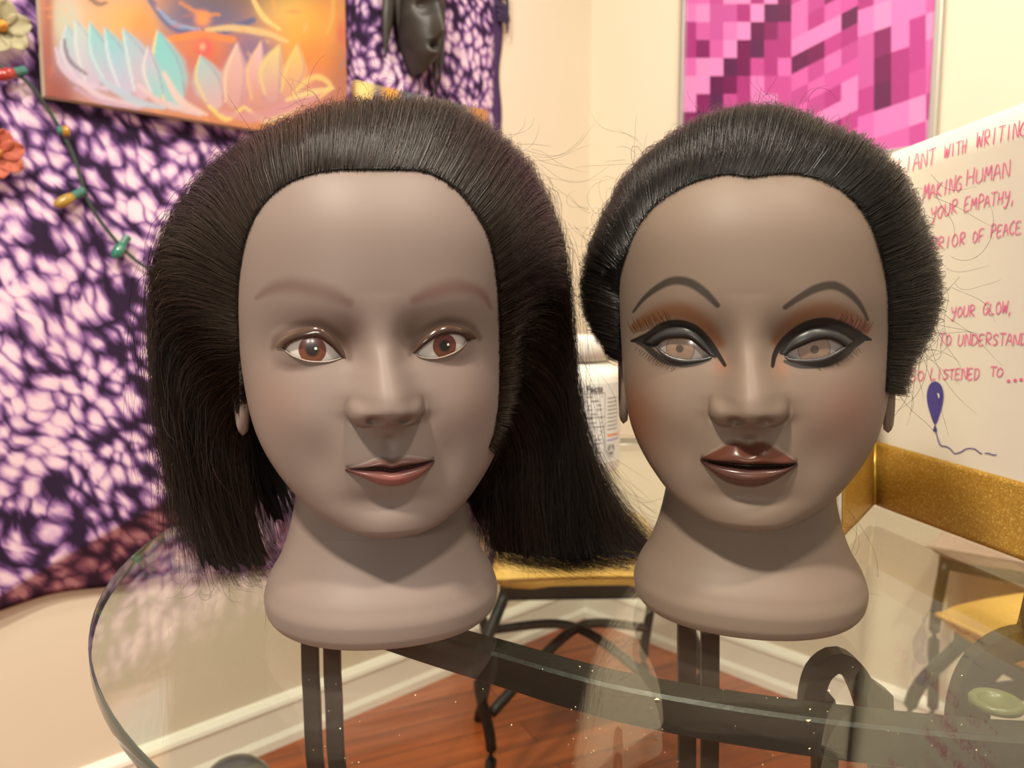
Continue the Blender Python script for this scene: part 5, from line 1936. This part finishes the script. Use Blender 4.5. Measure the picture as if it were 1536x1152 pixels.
for z in (.084, .0600, .0500, .0330):
    bar(-.055, .030, z, z + .0008, m)
for x in (.0300, -.056):
    bar(x, x + .0007, .016, .084, m)
gg = np.random.default_rng(3)
for z in np.arange(.019, .082, .0044):
    x = -.052
    while x < .026:
        l_ = gg.uniform(.004, .012)
        bar(x, min(x + l_, .027), z, z + .0012, m)
        x += l_ + gg.uniform(.002, .010)
for z in np.arange(.046, .082, .0040):
    bar(.034, .034 + gg.uniform(.012, .020), z, z + .0010, m)
m.build('print', grey_m, lab)
m = MB()
bar(.034, .056, .0390, .0415, m)
m.build('orange_stripe', principled('orange_ink', lin(226, 150, 110), .5), lab)
m = MB()
bar(.034, .056, .0345, .0362, m)
m.build('violet_stripe', principled('violet_ink', lin(150, 140, 190), .5), lab)


def text_mesh(txt, size):
    cu = bpy.data.curves.new('lettering', 'FONT')
    cu.body = txt
    cu.size = size
    cu.offset = size * .018
    o = bpy.data.objects.new('lettering', cu)
    COL.objects.link(o)
    bpy.context.view_layer.update()
    me = bpy.data.meshes.new_from_object(o.evaluated_get(bpy.context.evaluated_depsgraph_get()))
    v = np.array([tuple(q.co) for q in me.vertices])
    f = [tuple(p.vertices) for p in me.polygons]
    bpy.data.objects.remove(o)
    return v, f


v, f = text_mesh('Supplement Facts', .0092)
x1 = v[:, 0].max()
m = MB().add([wrap(.027 - x1 + q[0], .0862 + q[1], RB + .0009) for q in v], f)
m.build('lettering', lab_ink, lab, recalc=False)
m = MB()
bar(.034, .047, .0165, .0318, m)
m.build('symbol_box', principled('symbol_grey', lin(196, 194, 192), .5), lab)
m = MB()
for k in range(3):
    a0_ = math.radians(90 + 120 * k)
    q = [(.0405 + .0042 * math.cos(a0_ + t), .0255 + .0042 * math.sin(a0_ + t)) for t in np.linspace(.25, 1.45, 8)]
    w_ = .0009
    L_, R_ = [], []
    for i, (x, z) in enumerate(q):
        r = .0042
        ux, uz = (x - .0405) / r, (z - .0255) / r
        L_.append(wrap(x + ux * w_, z + uz * w_, RB + .0010))
        R_.append(wrap(x - ux * w_, z - uz * w_, RB + .0010))
    m.grid(np.array([L_, R_]))
    ta = a0_ + 1.75
    m.add([wrap(.0405 + .0042 * math.cos(a0_ + 1.4) + d * .0019 * math.cos(a0_ + 1.4), .0255 + .0042 * math.sin(a0_ + 1.4) + d * .0019 * math.sin(a0_ + 1.4), RB + .0010) for d in (-1, 1)] + [wrap(.0405 + .0042 * math.cos(ta), .0255 + .0042 * math.sin(ta), RB + .0010)], [(0, 1, 2)])
bar(.0365, .0445, .0178, .0190, m)
m.build('recycling_symbol', lab_ink, lab, recalc=False)

# ------------------------------------------------------------------ stools seen through the glass
def cushion_mesh(sz, th, seed, puck=.004):
    n = 40
    g = np.random.default_rng(seed)
    mb = MB()
    for sgn in (1, -1):
        P = np.zeros((n, n, 3))
        for i in range(n):
            for j in range(n):
                a, b_ = (i / (n - 1) - .5) * 2, (j / (n - 1) - .5) * 2
                e = max(0, (1 - abs(a) ** 2.6)) * max(0, (1 - abs(b_) ** 2.6))
                z = sgn * th / 2 * e ** .33
                pin = 1 - .07 * (1 - abs(a) ** 2) * abs(b_) ** 3 - .07 * (1 - abs(b_) ** 2) * abs(a) ** 3
                z += puck * e * math.sin(a * 9 + b_ * 4 + seed) * math.sin(b_ * 8 - a * 3) * (.5 if sgn > 0 else .2)
                z -= sgn * .012 * math.exp(-(a * a + b_ * b_) / .02) * th / .06
                P[i, j] = (a * sz / 2 * pin, b_ * sz / 2 * pin, z)
        mb.grid(P)
    return mb


def stool(c, rot, label, cush, sz=.37, th=.105, seat=.455, hoops=True, back=False, name='stool', cat='stool', splay=.05, cross=True):
    root = empty(name, (c[0], c[1], 0), (0, 0, rot), label, cat)
    cu = cushion_mesh(sz, th, int(c[0] * 100) % 7).build('cushion', cush, root, smooth=True)
    cu.location = (0, 0, seat)
    h = sz / 2
    pip = []
    for a, b_ in ((-1, -1), (1, -1), (1, 1), (-1, 1)):
        pip.append((a * h, b_ * h, 0))
    ed = []
    for k in range(4):
        p, q = np.array(pip[k]), np.array(pip[(k + 1) % 4])
        for t in np.linspace(0, 1, 14, endpoint=False):
            r = p * (1 - t) + q * t
            a, b_ = r[0] / h, r[1] / h
            pin = 1 - .07 * (1 - abs(a) ** 2) * abs(b_) ** 3 - .07 * (1 - abs(b_) ** 2) * abs(a) ** 3
            ed.append(r * pin)
    MB().tube(np.array(ed), .0035, 6, closed=True).build('piping', cush, cu, smooth=True)
    fz = seat - th * .30
    hh = h * .86
    MB().sweep(np.array([(-hh, -hh, fz), (hh, -hh, fz), (hh, hh, fz), (-hh, hh, fz)]), [(-.012, -.012), (.012, -.012), (.012, .012), (-.012, .012)], closed=True).build('seat_frame', iron_m, root)
    for a, b_ in ((-1, -1), (1, -1), (1, 1), (-1, 1)):
        q = [(a * hh, b_ * hh, fz), (a * (hh + splay * .9), b_ * (hh + splay * .9), fz * .72), (a * (hh + splay * .5), b_ * (hh + splay * .5), fz * .35), (a * (hh + splay), b_ * (hh + splay), .006)]
        MB().tube(catmull(np.array(q), 24), .010, 10).build('leg', iron_m, root, smooth=True)
    if hoops:
        for k in range(4):
            a = k * math.pi / 2
            ca, sa = math.cos(a), math.sin(a)
            q = []
            for t in np.linspace(0, math.pi, 30):
                x, z = math.cos(t) * hh * .98, fz - .17 + math.sin(t) * .155
                q.append((ca * x + sa * hh, sa * x - ca * hh, z))
            MB().sweep(np.array(q), [(-.005, -.012), (.005, -.012), (.005, .012), (-.005, .012)], up=(-sa * 0 + ca * 0 + .001, 0, 1)).build('hoop', iron_m, root)
    if cross:
        for s in (-1, 1):
            q = [(-hh - splay * .5, -s * (hh + splay * .5), .22), (-hh * .4, -s * hh * .4, .28), (0, 0, .295), (hh * .4, s * hh * .4, .28), (hh + splay * .5, s * (hh + splay * .5), .22)]
            MB().tube(catmull(np.array(q), 30), .0095, 8).build('stretcher', iron_m, root, smooth=True)
    if back:
        for a in (-1, 1):
            MB().tube(np.array([(a * hh, hh, fz), (a * hh, hh + .02, fz + .12), (a * hh * .98, hh + .04, fz + .27)]), .010, 8).build('back_post', iron_m, root, smooth=True)
        MB().tube(np.array([(-hh, hh + .04, fz + .27), (0, hh + .05, fz + .28), (hh, hh + .04, fz + .27)]), .011, 8).build('top_rail', iron_m, root, smooth=True)
        for t in np.linspace(-.75, .75, 7):
            MB().tube(np.array([(t * hh, hh, fz), (t * hh, hh + .045, fz + .27)]), .006, 8).build('slat', iron_m, root, smooth=True)
    return root


yellow = noisy('yellow_cloth', lin(238, 194, 106), .75, .05, 14, .25, 300, spec=.2)
pinkish = noisy('rose_cloth', lin(190, 158, 142), .8, .05, 14, .25, 300, spec=.2)
p0, p1 = at_z(1405, 922, .455), at_z(1536, 990, .455)
e1 = (p1 - p0)[:2]
e1 /= np.linalg.norm(e1)
e2 = np.array([-e1[1], e1[0]])
if e2[1] < 0:
    e2 = -e2
c = p0[:2] + .18 * e1 + .18 * e2
stool(c, math.atan2(e1[1], e1[0]), 'black iron stool with a yellow cushion, seen through the glass below the gold band', yellow, sz=.36)
c = at_z(862, 870, .455)[:2] + np.array([.02, .175])
stool(c, .04, 'black iron stool with a yellow cushion, seen through the glass between the two heads', yellow, sz=.33, hoops=False)
c = at_z(1590, 850, .47)[:2] + np.array([.09, .13])
stool(c, -.72, 'chair with rose-grey cushion and slatted iron back, seen through the glass at the right', pinkish, sz=.36, seat=.47, hoops=False, back=True, name='slatted_chair', cat='chair', splay=.01, cross=False)

# canister under the near edge of the glass
c = at_z(352, 1150, .33)
can = empty('canister', (c[0], c[1], 0), label='grey metal canister with a domed lid, under the near edge of the glass', cat='canister')
steel = noisy('brushed_steel', lin(126, 128, 124), .28, .1, 60, metal=.7)
rc = .046
MB().lathe([(0, 0), (rc, 0), (rc, .285), (rc - .002, .288), (0, .288)], 48).build('body', steel, can, smooth=True)
MB().lathe([(rc + .002, .286), (rc + .002, .300), (rc * .9, .318), (rc * .6, .331), (rc * .25, .337), (0, .338)], 48).build('lid', steel, can, smooth=True)

# flecks of gold glitter and dust on the glass
m = MB()
gg = np.random.default_rng(31)
for u, v, s in [(985, 1049, 3.0), (1212, 1081, 2.2), (1244, 1036, 1.2), (1215, 1064, .9), (1514, 820, 1.2), (1520, 826, 1.5), (1528, 822, 1.2), (1508, 826, 1.0), (1534, 831, 1.4), (1313, 811, 1.2), (1313, 818, 1.0), (870, 1000, 1.0), (860, 1108, .9), (1214, 1123, .9), (1345, 828, .8)] + [(gg.uniform(450, 1500), gg.uniform(1000, 1148), gg.uniform(.3, .7)) for _ in range(60)]:
    p = at_z(u, v, TABLE_Z + .0006)
    if (p[0] - TC[0]) ** 2 + (p[1] - TC[1]) ** 2 > .16:
        continue
    r = s * .00042
    a = gg.uniform(0, 6.28)
    q = [(p[0] + r * math.cos(a + k * 2.094) * (1.6 if k == 0 else 1), p[1] + r * math.sin(a + k * 2.094), p[2] + .0003 * (k == 0)) for k in range(3)]
    m.add(q + [(p[0], p[1], p[2] - .0003)], [(0, 1, 2), (0, 1, 3), (1, 2, 3), (2, 0, 3)])
tag(m.build('glitter_flecks', principled('glitter', lin(236, 222, 170), .3)), 'pale glitter and dust flecks scattered over the glass top', 'glitter', kind='stuff')
